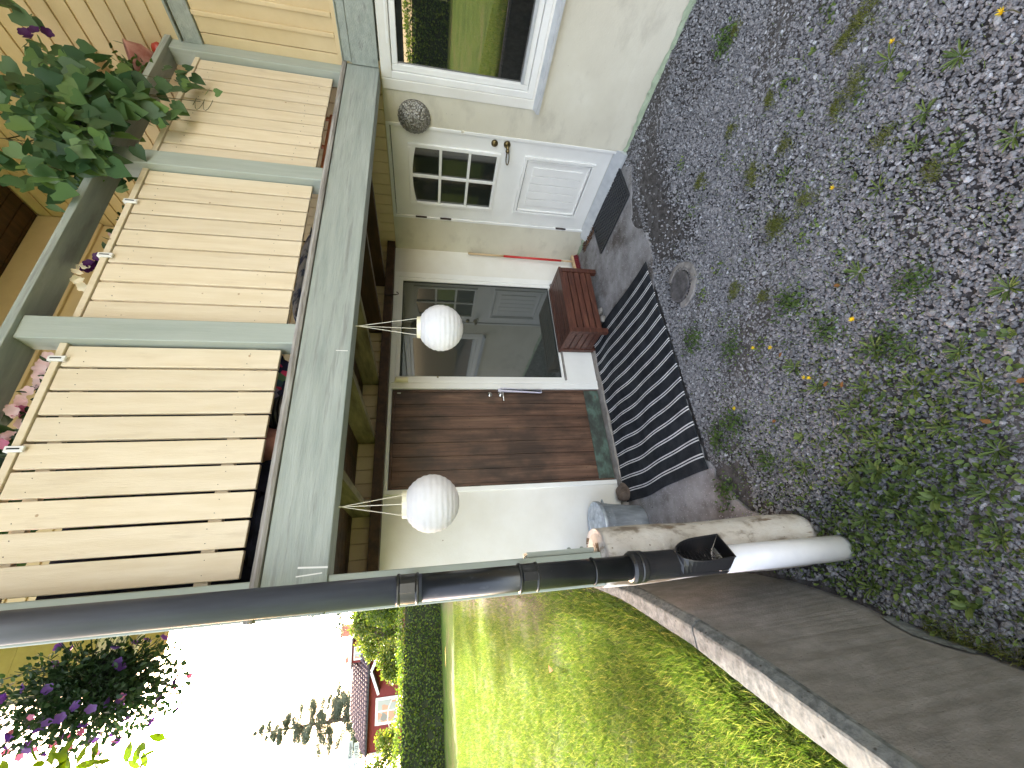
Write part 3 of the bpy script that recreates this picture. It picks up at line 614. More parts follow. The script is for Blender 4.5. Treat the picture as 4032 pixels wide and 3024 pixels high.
# back wall joinery: frame, sidelight, brown door
fr = MB(); d0, d1 = W-.012, W+.08
for x0, x1 in ((.704, .742), (1.645, 1.700)): fr.box(x0, x1, d0, d1, .052, 2.056)
fr.box(.742, 1.645, d0, d1, 2.030, 2.056); JF = fr.build('entrance_frame', 'white', H, bevel=.003)
m_ = MB(); m_.box(1.7005, 1.735, d0-.006, d1, .052, 2.056); m_.box(2.935, 3.0, d0-.003, d1, .052, 2.056); m_.box(1.735, 2.935, d0-.003, d1, 2.010, 2.056); m_.box(1.735, 2.935, d0-.003, d1, .345, .372)
SL = m_.build('sidelight', 'white', H, bevel=.003)
m_ = MB(); frame(m_, 'y', 0, 1.736, 2.934, .373, 2.009, .038, d0+.004, d1-.01); m_.build('window_sash', 'white', SL, bevel=.004)
m_ = MB(); frame(m_, 'y', 0, 1.7745, 2.8955, .4115, 1.9705, .006, d0+.016, d1-.02); m_.build('window_gasket', 'gasket', SL)
m_ = MB(); m_.box(1.776, 2.894, d0+.024, d0+.03, .413, 1.969); m_.build('pane', 'glass3', SL)
m_ = MB(); m_.box(1.735, 2.935, d0+.004, d1, .052, .344); m_.build('apron_panel', 'white', SL, bevel=.002)
m_ = MB(); m_.box(1.735, 2.935, d0-.02, d0+.01, .3725, .388); m_.build('sill', 'greystone', SL)
m_ = MB(); m_.box(1.752, 1.766, d0-.014, d0-.005, 1.62, 1.634); m_.build('frame_stop', 'brass', SL)
bd = MB(); xs_ = np.linspace(.770, 1.618, 8)
for k in range(7): bd.box(xs_[k]+.0022, xs_[k+1]-.0022, W+.006, W+.04, .205, 2.005)
bd.box(.746, .768, W+.004, W+.04, .062, 2.026); bd.box(1.6195, 1.641, W+.004, W+.04, .062, 2.026); bd.box(.768, 1.6195, W+.004, W+.04, 2.006, 2.026); bd.box(.768, 1.6195, W+.016, W+.036, .062, 2.02)
BD = bd.build('brown_door', 'door', H, bevel=.003); BD['label'] = 'dark brown wooden plank door'
m_ = MB(); m_.box(.760, 1.628, W-.002, W+.0055, .064, .212); m_.build('kick_plate', 'copper', BD, bevel=.002)
m_ = MB()
for k in range(7):
    for z_ in (.31, .62, 1.0, 1.35, 1.75, 1.95):
        for dx in (.022, .098): m_.lathe([(0, .002), (.003, .001), (.004, -.003)], (xs_[k]+dx, W+.006, z_+random.uniform(-.006, .006)), 6, Matrix.Rotation(R(90), 4, 'X'))
m_.build('nail_heads', 'gasket', BD)
RY = Matrix.Rotation(R(90), 4, 'X')
m_ = MB(); m_.lathe([(0, .014), (.020, .012), (.024, .004), (.024, -.004)], (1.590, W+.004, 1.148), 20, RY); m_.lathe([(0, .022), (.01, .02), (.011, .01)], (1.590, W+.004, 1.150), 12, RY); m_.build('lock', 'chrome', BD, smooth=True)
m_ = MB(); m_.lathe([(0, .010), (.022, .008), (.024, -.003)], (1.592, W+.004, 1.045), 18, RY)
m_.tube([(1.592, W-.0, 1.040), (1.592, W-.045, 1.037), (1.585, W-.052, 1.032), (1.500, W-.050, 1.028)], [.010, .009, .008, .007], 10); m_.build('handle', 'chrome', BD, smooth=True)
m_ = MB(); m_.box(1.602, 1.610, W+.0005, W+.006, 1.955, 1.985); m_.build('door_tag', 'white', BD)
m_ = MB(); m_.tube([(.744, W-.004, 1.28), (.744, W-.004, 1.38)], .008, 8); m_.build('hinge', 'hinge', BD)
m_ = MB(); m_.tube([(1.722, W-.045, 1.90), (1.722, W-.045, 2.0)], .024, 16); m_.box(1.702, 1.742, W-.045, W-.019, 1.89, 2.008); m_.build('door_sensor', 'cream', SL, bevel=.002, smooth=False)

# ------------------------------------------------------------------ BALCONY
B = thing('balcony', 'raised timber balcony with sage green beam, posts and pale yellow rail boards', 'balcony', (1.7, 1.70, 2.06))
m_ = MB(); nb = 60; xs = np.linspace(-.045, 3.338, nb); vs = []; fs = []
m_.box(-.045, 3.338, 1.679, 1.785, 2.064, 2.277); m_.build('front_beam', 'sage', B, bevel=.004)
m_ = MB(); m_.obox((.108, 1.6785, 2.115), (.006, .0012, .10), Matrix.Rotation(R(3), 4, 'Y')); m_.obox((.085, 1.6785, 2.125), (.004, .0012, .085), Matrix.Rotation(R(-4), 4, 'Y')); m_.obox((1.005, 1.6785, 2.10), (.003, .0012, .05), Matrix.Rotation(R(1), 4, 'Y')); m_.build('paint_mark', 'white', B)
m_ = MB(); m_.box(-.044, .0, 1.786, 3.398, 2.066, 2.275); m_.build('side_beam', 'sage_v', B, bevel=.004)
m_ = MB(); m_.box(0.001, XW-.002, 3.30, W-.013, 2.060, 2.138); m_.build('ledger', 'darkwood', B, bevel=.003)
for k, xj in enumerate((.045, .545, 1.135, 1.680, 2.235, 2.80)):
    m_ = MB(); m_.box(xj, xj+.048, 1.786, 3.395, 2.139, 2.279); m_.build('joist', 'litjoist' if k in (1, 2, 3) else 'darkwood', B, bevel=.003)  # some joists take the lit tone, the rest stay dark brown
m_ = MB(); yy = 1.71
while yy < 3.33: m_.box(-.04, XW-.004, yy, yy+.092, 2.280, 2.306); yy += .100
m_.build('deck', 'darkwood', B)
m_ = MB(); n_ = 80; xs = np.linspace(-.05, XW-.005, n_); vs = []; fs = []
for x in xs:
    d = random.uniform(-.0016, .0016); e = .004*math.exp(-((x-.90)/.02)**2)*2
    vs += [(x, 1.668+d+e, 2.280), (x, 1.662+d, 2.292+d), (x, 1.668+d, 2.307), (x, 1.709, 2.3085), (x, 1.709, 2.280)]
for k in range(n_-1):
    for j in range(5): fs.append((k*5+j, k*5+(j+1) % 5, k*5+5+(j+1) % 5, k*5+5+j))
m_.add(vs, fs); m_.build('deck_edge', 'greywood', B)
m_ = MB(); m_.box(-.06, XW-.003, 1.679, 1.812, 3.346, 3.380); m_.build('handrail', 'sage', B, bevel=.003)
m_ = MB(); m_.box(-.055, .03, 1.813, 3.398, 3.346, 3.380); m_.build('handrail', 'sage', B, bevel=.003)
for x0, x1 in ((-.045, .080), (1.050, 1.158), (2.143, 2.250), (3.238, 3.338)):
    m_ = MB(); m_.box(x0, x1, 1.700, 1.800, 2.309, 3.3455); m_.build('railing_post', 'sage_v', B, bevel=.004)
def panel(x0, x1, nbrd):
    m = MB(); p = (x1-x0)/nbrd
    for k in range(nbrd):
        a = x0+k*p+.0055; j = random.uniform(-.002, .002)
        m.box(a, a+p-.011, 1.740+j*.5, 1.760+j*.5, 2.372+j, 3.178)
    pn = m.build('railing_panel', 'board', B, bevel=.003)
    s = MB(); s.box(x0-.006, x1+.006, 1.733, 1.785, 3.182, 3.209); s.build('top_strip', 'board', pn, bevel=.003)
    for zb_ in (3.08, 2.475): s = MB(); s.box(x0-.02, x1+.02, 1.7625, 1.785, zb_, zb_+.045); s.build('batten', 'board', pn)
    s = MB()
    for k in range(nbrd):
        for z_ in (2.50, 3.10):
            for q in (.25, .72): s.lathe([(0, .0010), (.0014, .0006), (.0019, -.002)], (x0+(k+q)*p, 1.739, z_+random.uniform(-.012, .012)), 6, RY)
    s.build('screw_heads', 'hinge', pn)
panel(.088, 1.044, 9); panel(1.168, 2.142, 9); panel(2.268, 3.232, 9)
m = MB(); m.box(-.022, -.014, 1.802, 3.39, 2.34, 3.22); m.build('dark_gap_sheet', 'navy', B)  # added dark sheet along the side, so the left gaps look dark
m = MB(); m.box(0.0, .98, 1.97, 1.978, 2.32, 3.12); m.build('dark_gap_sheet', 'navy', B)  # second dark sheet, added to darken the gaps of the left panel
m_ = MB(); m_.box(-.045, .080, 1.690, 1.784, 1.022, 2.062); m_.build('support_post', 'sage_v', B, bevel=.004)
m_ = MB(); m_.box(.081, .100, 1.70, 1.775, 1.045, 1.33)
for z_ in (1.09, 1.145): m_.lathe([(0, .008), (.007, .006), (.009, 0)], (.100, 1.722, z_), 8, Matrix.Rotation(R(90), 4, 'Y'))
m_.build('post_splice', 'sage_v', B, bevel=.002)

# ------------------------------------------------------------------ downpipe on the post
D = thing('downpipe', 'black and white rain downpipe with open leaf trap strapped to the post', 'drainpipe', (.010, 1.545, 0))
px, py, pr = .010, 1.545, .0435
m_ = MB(); m_.tube([(px, py, 1.735), (px, py, 5.3)], pr, 32); m_.build('upper_pipe', 'dustblack', D, smooth=True)
m_ = MB(); m_.tube([(px, py, .93), (px, py, 1.735)], pr-.0006, 32); m_.lathe([(pr+.001, 1.13), (pr+.0035, 1.128), (pr+.0035, 1.124), (pr+.001, 1.122)], (px, py, 0), 32)
m_.build('lower_pipe', 'mirrorblack', D, smooth=True)
for z_ in (1.745, 1.335):
    m_ = MB(); m_.lathe([(pr, z_), (pr+.005, z_+.001), (pr+.005, z_+.008), (pr+.002, z_+.010), (pr+.002, z_+.060), (pr+.005, z_+.062), (pr+.005, z_+.070), (pr, z_+.071)], (px, py, 0), 32)
    m_.obox((px+.002, py-pr-.006, z_+.035), (.030, .012, .050), Matrix.Identity(4)); m_.box(px-.02, px+.02, py+pr-.002, 1.690, z_+.02, z_+.05)
    m_.build('pipe_clamp', 'mirrorblack', D, bevel=.0015)
T = MB(); T.lathe([(pr-.002, .985), (.050, .983), (.0565, .972), (.0565, .955), (.053, .950), (.0555, .945), (.0555, .930), (.052, .922), (.050, .900), (.050, .80)], (px, py, 0), 36)
# trap body: back shell + hopper opening towards the yard
dirv = Vector((.62, -.78, 0)).normalized(); side = Vector((-dirv.y, dirv.x, 0))
def P3(a, b, z_): v = Vector((px, py, 0))+dirv*a+side*b; return (v.x, v.y, z_)
n_ = 20; vs = []; fs = []
for i, (z_, fr_) in enumerate(((.80, .050), (.76, .050), (.71, .052), (.65, .055), (.592, .058))):
    for k in range(n_):                                # back half shell (away from the opening)
        th = math.pi/2+math.pi*k/(n_-1); vs.append(P3(.050*math.cos(th), .050*math.sin(th)*(1+.10*i/4), z_))
for i in range(4):
    for k in range(n_-1): fs.append((i*n_+k, i*n_+k+1, (i+1)*n_+k+1, (i+1)*n_+k))
T.add(vs, fs)
# front rim: D shape, slanting from pipe (top) to protruding lip (bottom)
prof = []
for t in np.linspace(0, 1, 15):
    z_ = .592+(.80-.592)*t; half = .055*math.sqrt(max(0, 1-max(0, (t-.45)/.55)**2)); a = .072-.020*t; prof.append((z_, half, a))
for sgn in (-1, 1):
    vs = []; fs = []
    for z_, half, a in prof: vs += [P3(0, sgn*.052, z_), P3(a*.55, sgn*(half*.5+.052*.5), z_), P3(a, sgn*half, z_)]
    for k in range(len(prof)-1):
        b = k*3
        for j in (0, 1): fs.append((b+j, b+j+1, b+j+4, b+j+3))
    T.add(vs, fs)
rim = [P3(a, half, z_) for z_, half, a in prof]+[P3(a, -half, z_) for z_, half, a in prof[::-1]]; rim.append(rim[0])
T.tube(rim, .0035, 8, False)
vs = [P3(.072, -.055, .592), P3(.072, .055, .592), P3(-.01, .052, .588), P3(-.01, -.052, .588)]; T.add(vs, [(0, 1, 2, 3)])
LT = T.build('leaf_trap', 'black', D)
m_ = MB()
for z_ in np.linspace(.61, .765, 10): m_.tube([P3(.01, -.045, z_), P3(.01, .045, z_)], .0016, 5)
m_.tube([P3(.012, 0, .60), P3(.012, 0, .78)], .002, 5); m_.build('grille', 'black', LT)
m_ = MB()
for k in range(16): c_ = P3(.030+random.uniform(-.012, .014), random.uniform(-.03, .02), .635+random.uniform(-.02, .03)); m_.tube([c_, tuple(Vector(c_)+Vector((random.uniform(-.008, .008), random.uniform(-.006, .006), random.uniform(-.010, .010))))], .0012, 4)
m_.build('trapped_debris', 'greystone', LT)
m_ = MB(); m_.tube([(px-.002, py, .589), (px-.002, py, -.04)], .0505, 36); m_.build('ground_pipe', 'whitepipe', D, smooth=False)
for p_ in D.children:
    if p_.name.startswith('ground_pipe'): p_.data.shade_smooth()

# ------------------------------------------------------------------ concrete pillar
m_ = MB(); zs = np.linspace(-.05, 1.02, 40)
jn = rng.normal(size=(42, 40))*.5
prof = [(.0, 1.022), (.09, 1.020), (.110, 1.008)]+[(.114+.004*math.sin(z_*9), z_) for z_ in zs[::-1]]
def jf(i, k, th): return .018*jn[i % 42][k % 40]*.35+.008*math.sin(3*th+prof[i][1]*5)
m_.lathe(prof, (.062, 1.752, 0), 40, jit=jf); o = m_.build('concrete_pillar', 'pillar', loc=(.062, 1.752, 0), smooth=True)
setp(o, 'round flaking whitewashed concrete pillar carrying the green post', 'pillar')

# ------------------------------------------------------------------ retaining wall with coping
RW = thing('retaining_wall', 'low brown grey concrete retaining wall holding up the lawn', 'wall', (-.4, .9, 0))
ys = np.concatenate([np.linspace(-12, 0, 14), np.linspace(.2, 3.38, 40)])
def strip(off_in, off_out, z0, z1, ys, ox=0):
    m = MB(); vs = []; fs = []
    for y in ys:
        a = wx(y); b_ = float(wo_(y))+.11-off_out; vs += [(a-off_in, y, z0), (a-off_in, y, z1), (b_, y, z1), (b_, y, z0)]
    for k in range(len(ys)-1):
        for j in range(4): fs.append((k*4+j, k*4+(j+1) % 4, k*4+4+(j+1) % 4, k*4+4+j))
    fs += [(0, 1, 2, 3)[::-1], tuple((len(ys)-1)*4+j for j in range(4))]; m.add(vs, fs); return m
def sweep(prof_f, ys):
    m = MB(); vs = []; fs = []; n_ = None
    for y in ys:
        p = prof_f(y); n_ = len(p); vs += [(a+random.uniform(-.0012, .0012), y, z_+random.uniform(-.0010, .0010)) for a, z_ in p]
    for k in range(len(ys)-1):
        for j in range(n_): fs.append((k*n_+j, k*n_+(j+1) % n_, k*n_+n_+(j+1) % n_, k*n_+n_+j))
    fs += [tuple(range(n_))[::-1], tuple((len(ys)-1)*n_+j for j in range(n_))]; return m.add(vs, fs)
fine = [y for y in np.concatenate([np.linspace(-12, 0, 14), np.linspace(.05, 3.38, 130)])]
sweep(lambda y: [(wx(y), -.2), (wm(y)+.022, .6545), (float(wo_(y))+.004, .6545), (float(wo_(y))+.004, -.2)], fine).build('wall_face', 'wallconc', RW)
cop = lambda y: [(wm(y)+.0235, .655), (wm(y)+.0225, .668), (wm(y)+.002, .697), (wm(y)-.006, .700), (float(wo_(y))+.008, .700), (float(wo_(y)), .693), (float(wo_(y)), .655)]
sweep(cop, [y for y in fine if y < 1.672]+[1.680]).build('coping', 'concrete', RW)
sweep(cop, [1.689]+[y for y in fine if y > 1.70]).build('coping', 'concrete', RW)
m_ = MB(); vs = []; ys2 = np.linspace(1.22, 1.47, 12)
for k, y in enumerate(ys2): vs += [(wx(y)+.006, y, -.01), (wx(y)+.002, y, .035+.028*math.sin(math.pi*k/11)+random.uniform(0, .006))]
m_.add(vs, [(2*k, 2*k+1, 2*k+3, 2*k+2) for k in range(11)]); m_.build('mortar_patch', 'concrete', RW)

# ------------------------------------------------------------------ lanterns
def lantern(loc, apex, r, rot):
    L = thing('hanging_lantern', 'x', 'lantern', loc, 'round white lanterns hanging from the beam')
    c = Vector(loc); m = MB(); prof = []; n = 96
    for i in range(n+1):
        ph = R(24)+(math.pi-R(24)-.02)*i/n; rr = r*(1+.0065*math.cos(ph*30)); prof.append((rr*math.sin(ph), rr*math.cos(ph)*.97))
    m.lathe(prof, c, 48, cap1=True, jit=lambda i, k, th: .006*math.cos(8*(th+rot))+.004*math.sin(5*th+i*.7)); m.build('shade', 'paper', L, smooth=True)
    zt = c.z+r*math.cos(R(24))*.97; rt = r*math.sin(R(24))
    m = MB(); m.lathe([(rt*.45, zt+.004), (rt*.45, zt+.014), (rt+.006, zt+.014), (rt+.007, zt-.004), (rt-.002, zt-.005)], (c.x, c.y, 0), 32); m.build('top_ring', 'cream', L, smooth=False)
    m = MB(); m.box(c.x-rt*.45, c.x+rt*.45, c.y-rt*.45, c.y+rt*.45, zt+.006, zt+.0155); m.build('solar_panel', 'solar', L)
    m = MB()
    for k in range(3):
        a = rot+k*2*math.pi/3; m.tube([(c.x+rt*math.cos(a), c.y+rt*math.sin(a), zt+.012), apex], .0014, 6)
    m.tube([apex, (apex[0], apex[1], apex[2]+.012)], .004, 6); m.build('hanging_cord', 'string', L)
    return L
l1 = lantern((.322, 1.755, 1.700), (.327, 1.755, 2.055), .117, .4); l1['label'] = 'round white lantern hanging nearest the downpipe, left of the brown door'
l2 = lantern((1.190, 1.745, 1.655), (1.186, 1.745, 2.055), .117, 1.1); l2['label'] = 'round white lantern hanging in front of the large dark window'

# wall lamp
Lm = thing('wall_lamp', 'round patterned smoky glass wall lamp between white door and window', 'lamp', (XW, 1.98, 1.83))
m_ = MB(); m_.lathe([(.122, -.002), (.122, .012), (.118, .016)], (XW-.0005, 1.98, 1.83), 40, RX, cap1=True); m_.build('lamp_base', 'hinge', Lm)
m_ = MB(); prof = [(.125, .014), (.124, .030), (.108, .046), (.098, .050), (.090, .064), (.070, .080), (.045, .090), (.02, .094), (0.001, .095)]
m_.lathe(prof, (XW, 1.98, 1.83), 72, RX, jit=lambda i, k, th: .02*math.cos(24*th) if i < 6 else 0); m_.build('lamp_shade', 'crystal', Lm, smooth=True)

# newspaper on handle
m_ = MB(); Rz = Matrix.Rotation(R(2), 4, 'Y')
m_.obox((1.606, W-.045, .865), (.028, .018, .42), Rz); m_.obox((1.612, W-.040, .855), (.022, .028, .39), Matrix.Rotation(R(4), 4, 'Y')); m_.tube([(1.600, W-.052, 1.065), (1.590, W-.050, 1.05)], .003, 6)
def mat_news():
    m, n, b = newmat('plastic wrapped newsprint'); g, mp = coords(n, (90, 90, 9)); t = noise(n, mp.outputs[0], 3, 2)
    c = ramp(n, [(.45, (.62, .60, .75)), (.56, (.80, .79, .85)), (.66, (.18, .18, .35))]); n.links.new(t.outputs['Fac'], c.inputs[0]); n.links.new(c.outputs[0], b.inputs['Base Color']); b.inputs['Roughness'].default_value = .3; return m
o = m_.build('newspaper', mat_news(), loc=(1.606, W-.045, .65), bevel=.004); setp(o, 'white rolled newspaper hanging from the brown door handle', 'newspaper')
# iron hook by the window top
m_ = MB(); hx = 2.615
m_.box(hx-.012, hx+.012, 3.290, 3.2985, 2.065, 2.135); m_.tube([(hx, 3.290, 2.09), (hx, 3.285, 2.03), (hx, 3.27, 2.0), (hx+.0, 3.25, 2.005), (hx, 3.245, 2.02)], .005, 8)
o = m_.build('iron_hook', 'hinge', loc=(hx, 3.295, 2.1)); setp(o, 'small iron hook screwed to the dark ledger above the large window', 'hook')

# ------------------------------------------------------------------ slatted storage box
S = thing('storage_box', 'reddish brown slatted wooden storage box under the large window', 'box', (2.45, 3.19, 0))
x0, x1, y0, y1, zt = 2.058, 2.842, 3.0, 3.378, .415
for lx in (x0, x1-.05):
    for ly in (y0, y1-.05):
        m_ = MB(); m_.box(lx, lx+.05, ly, ly+.05, .011, zt-.028); m_.build('leg', 'boxwood', S, bevel=.004)
m_ = MB()
for k in range(5): z_ = .075+k*.0635; m_.box(x0+.051, x1-.051, y0+.010, y0+.028, z_, z_+.055)
m_.build('front_panel', 'boxwood', S, bevel=.004)
for lx in (x0+.010, x1-.028):
    m_ = MB()
    for k in range(5): z_ = .075+k*.0635; m_.box(lx, lx+.018, y0+.051, y1-.051, z_, z_+.055)
    m_.build('side_panel', 'boxwood', S, bevel=.004)
m_ = MB(); m_.box(x0+.06, x1-.06, y0+.04, y1-.02, .08, .37); m_.build('inner_liner', 'gasket', S)
m_ = MB(); m_.box(x0-.004, x1+.004, y0-.004, y0+.05, zt-.025, zt); m_.box(x0-.004, x1+.004, y1-.05, y1+.004, zt-.025, zt)
m_.box(x0-.004, x0+.05, y0+.051, y1-.051, zt-.025, zt); m_.box(x1-.05, x1+.004, y0+.051, y1-.051, zt-.025, zt)
for k in range(5): a = y0+.056+k*.054; m_.box(x0+.051, x1-.051, a, a+.047, zt-.020, zt-.003)
m_.build('lid', 'boxwood', S, bevel=.003)
# stones
def boulder(name, c, r, mat, label, seed, flat=.7, n=3):
    import bmesh
    bm = bmesh.new(); bmesh.ops.create_icosphere(bm, subdivisions=n, radius=1); rr = np.random.default_rng(seed)
    pl_ = [(Vector(rr.normal(size=3)).normalized(), rr.uniform(.55, .85)) for _ in range(11)]
    for v in bm.verts:
        for nrm, d in pl_:
            q = v.co.dot(nrm)
            if q > d: v.co -= nrm*(q-d)
        v.co = Vector((v.co.x*r[0], v.co.y*r[1], v.co.z*r[2]))
        v.co += Vector(rr.normal(size=3))*.012*r[0]
    me = bpy.data.meshes.new(name); bm.to_mesh(me); bm.free(); me.materials.append(M[mat])
    o = bpy.data.objects.new(name, me); col.objects.link(o); o.location = c
    setp(o, label, 'stone'); return o
boulder('fieldstone', (.615, 3.315, .050), (.085, .080, .075), 'rock', 'brown angular fieldstone at the corner of the striped rug', 3)
boulder('rubble_stone', (2.235, 3.03, .032), (.045, .04, .03), 'greystone', 'grey rubble stone tucked under the storage box, nearer the rug edge', 5)
boulder('rubble_stone', (2.335, 3.045, .034), (.045, .04, .032), 'greystone', 'squarish grey rubble stone under the storage box, farther from the leg', 9)
boulder('rubble_stone', (.70, 3.345, .045), (.05, .03, .022), 'greystone', 'small flat stone on the step beside the brown fieldstone', 12)

# dustbin
K = thing('metal_bin', 'galvanised steel bin with lid beside the brown door frame', 'bin', (.345, 3.195, .0))
c0 = (.345, 3.195, 0)
prof = [(.128, .012), (.132, .018), (.136, .07), (.1385, .078), (.137, .086), (.1385, .094), (.139, .102), (.160, .295), (.1635, .303), (.162, .311), (.1635, .319), (.164, .327), (.170, .382), (.174, .388)]
m_ = MB(); m_.lathe(prof, c0, 60, cap0=True, jit=lambda i, k, th: (.004*math.cos(20*th) if 5 < i < 8 else 0)); m_.build('bin_body', 'galv', K, smooth=True)
m_ = MB(); m_.lathe([(.183, .372), (.184, .392), (.180, .400), (.172, .402), (.165, .398), (.12, .408), (.06, .418), (0.001, .420)], c0, 60); m_.build('lid', 'galv', K, smooth=True)
m_ = MB(); m_.tube([(.345-.045, 3.195, .412), (.345-.045, 3.195, .440), (.345-.02, 3.195, .452), (.345+.02, 3.195, .452), (.345+.045, 3.195, .440), (.345+.045, 3.195, .412)], .004, 8); m_.build('lid_handle', 'galv', K)
m_ = MB(); m_.tube([(.345+.160, 3.195-.03, .32), (.345+.195, 3.195, .315), (.345+.160, 3.195+.03, .32)], .005, 8); m_.build('side_handle', 'galv', K)

# rug
nxr, nyr = 170, 60; L0, W0 = 1.68, 1.125
u = np.linspace(0, L0, nxr+1); v = np.linspace(0, W0, nyr+1); U, Vv = np.meshgrid(u, v)
X = .52+U+.009*np.sin(Vv*6+U*2)+.003*np.sin(Vv*13+1+U); Y = 2.195+Vv+.006*np.sin(U*6)
X += (Vv/W0-.5)*.012
Z = .0255+.0045*np.sin(Vv*13+U*3.0+.5)*np.sin(U*2.2+.4)**2+.003*np.sin(U*17+Vv*4)+.018*np.exp(-((Vv-W0)/.05)**2)*0.6
Vt = np.stack([X, Y, Z], -1).reshape(-1, 3); i = np.arange(nxr*nyr); a = (i//nxr)*(nxr+1)+i % nxr
Fq = np.stack([a, a+1, a+nxr+2, a+nxr+1], 1)
rug = npmesh('striped_rug', Vt, Fq, 'rug', loc=(1.36, 2.76, .012), smooth=True)
uvl = rug.data.uv_layers.new(name='UVMap'); li = Fq.ravel(); uvl.data.foreach_set('uv', np.stack([U.ravel()[li], Vv.ravel()[li]], 1).astype(np.float32).ravel())
sm = rug.modifiers.new('thickness', 'SOLIDIFY'); sm.thickness = .006; sm.offset = -1
setp(rug, 'black outdoor rug with paired white stripes in front of the brown door', 'rug')

# rubber ring mat
m_ = MB(); ang = R(3)
def mp_(a, b): return (2.915+a*math.cos(ang)-b*math.sin(ang), 2.150+a*math.sin(ang)+b*math.cos(ang))
nu, nv = 11, 24; aw, bl = .385, .655
def bar(p, q, wd, z0=.012, z1=.026):
    p, q = Vector((*p, 0)), Vector((*q, 0)); d = (q-p); L_ = d.length; c = (p+q)/2; m_.obox((c.x, c.y, (z0+z1)/2), (L_, wd, z1-z0), Matrix.Rotation(math.atan2(d.y, d.x), 4, 'Z'))
for p, q in (((0, 0), (aw, 0)), ((aw, 0), (aw, bl)), ((aw, bl), (0, bl)), ((0, bl), (0, 0))): bar(mp_(*p), mp_(*q), .018)
sx = aw/nu; sy = bl/nv
for j in range(nv):
    for i_ in range(nu):
        cx = (i_+.5+(.5 if j % 2 else 0))*sx
        if cx > aw-.01: continue
        c = mp_(cx, (j+.5)*sy); m_.lathe([(sx*.50, .013), (sx*.50, .026), (sx*.34, .026), (sx*.34, .013)], (c[0], c[1], 0), 8)
m_.box(*sum([[2.925, 3.28], [2.17, 2.78]], []), .011, .0125)
o = m_.build('rubber_doormat', 'rubber', loc=(3.1, 2.47, .011)); setp(o, 'black rubber ring doormat below the white door', 'doormat')

# manhole
MH = thing('drain_cover', 'round cast iron drain cover in a broken concrete ring', 'drain', (1.735, 1.94, 0))
m_ = MB(); m_.lathe([(.108, -.01), (.108, .012), (.100, .0165), (0.001, .0165)], (1.735, 1.94, 0), 48)
for a in range(-8, 9):
    for b_ in range(-8, 9):
        xx, yy = a*.0125, b_*.0125
        if xx*xx+yy*yy < .095**2: m_.box(1.735+xx-.0032, 1.735+xx+.0032, 1.94+yy-.0032, 1.94+yy+.0032, .0165, .0195)
m_.build('lid', 'iron', MH)
m_ = MB(); vs = []; fs = []; n_ = 30
for k in range(n_):
    th = R(-205)+R(250)*k/(n_-1); cx, cy = 1.728, 1.918
    r0, r1 = .122, .150+.008*random.random()
    h_ = .016+.008*random.random()
    for r_, z_ in ((r0, -.01), (r0, h_), (r1, h_-.004), (r1+.012, -.01)): vs.append((cx+r_*math.cos(th), cy+r_*math.sin(th), z_))
for k in range(n_-1):
    for j in range(3): fs.append((k*4+j, k*4+j+1, k*4+4+j+1, k*4+4+j))
m_.add(vs, fs)
for k in range(14):
    th = R(-170)+R(160)*k/13; c = (1.728+.114*math.cos(th)*1.02, 1.918+.114*math.sin(th)*1.02, .012); m_.obox(c, (.03, .006, .016), Matrix.Rotation(th, 4, 'Z'))
m_.build('ring', 'greystone', MH)

# broom
Bm = thing('broom', 'red and wooden handled broom leaning in the corner beside the storage box', 'broom', (3.27, 3.33, 0))
P0, P1 = Vector((3.245, 3.325, .085)), Vector((3.305, 3.372, 1.285))
def bl_(t): return tuple(P0.lerp(P1, t))
m_ = MB(); m_.tube([bl_(0), bl_(.115)], .011, 12); m_.tube([bl_(.67), bl_(1)], .011, 12); m_.build('handle', 'palewood', Bm, smooth=True)
m_ = MB(); m_.tube([bl_(.115), bl_(.67)], .0125, 12); m_.build('grip', 'rededge', Bm, smooth=True)
m_ = MB(); m_.obox((3.20, 3.325, .082), (.26, .05, .026), Matrix.Rotation(R(4), 4, 'Z')); m_.build('broom_head', 'palewood', Bm, bevel=.006)
Pn = np.stack([rng.uniform(3.08, 3.32, 900), rng.uniform(3.303, 3.347, 900), np.full(900, .07)], 1)
V, F = scatter(BLADE, Pn, rdir(900, (0, -.35, -2.2), .3), rdir(900), .060); npmesh('bristles', V, F, 'bristle', Bm)

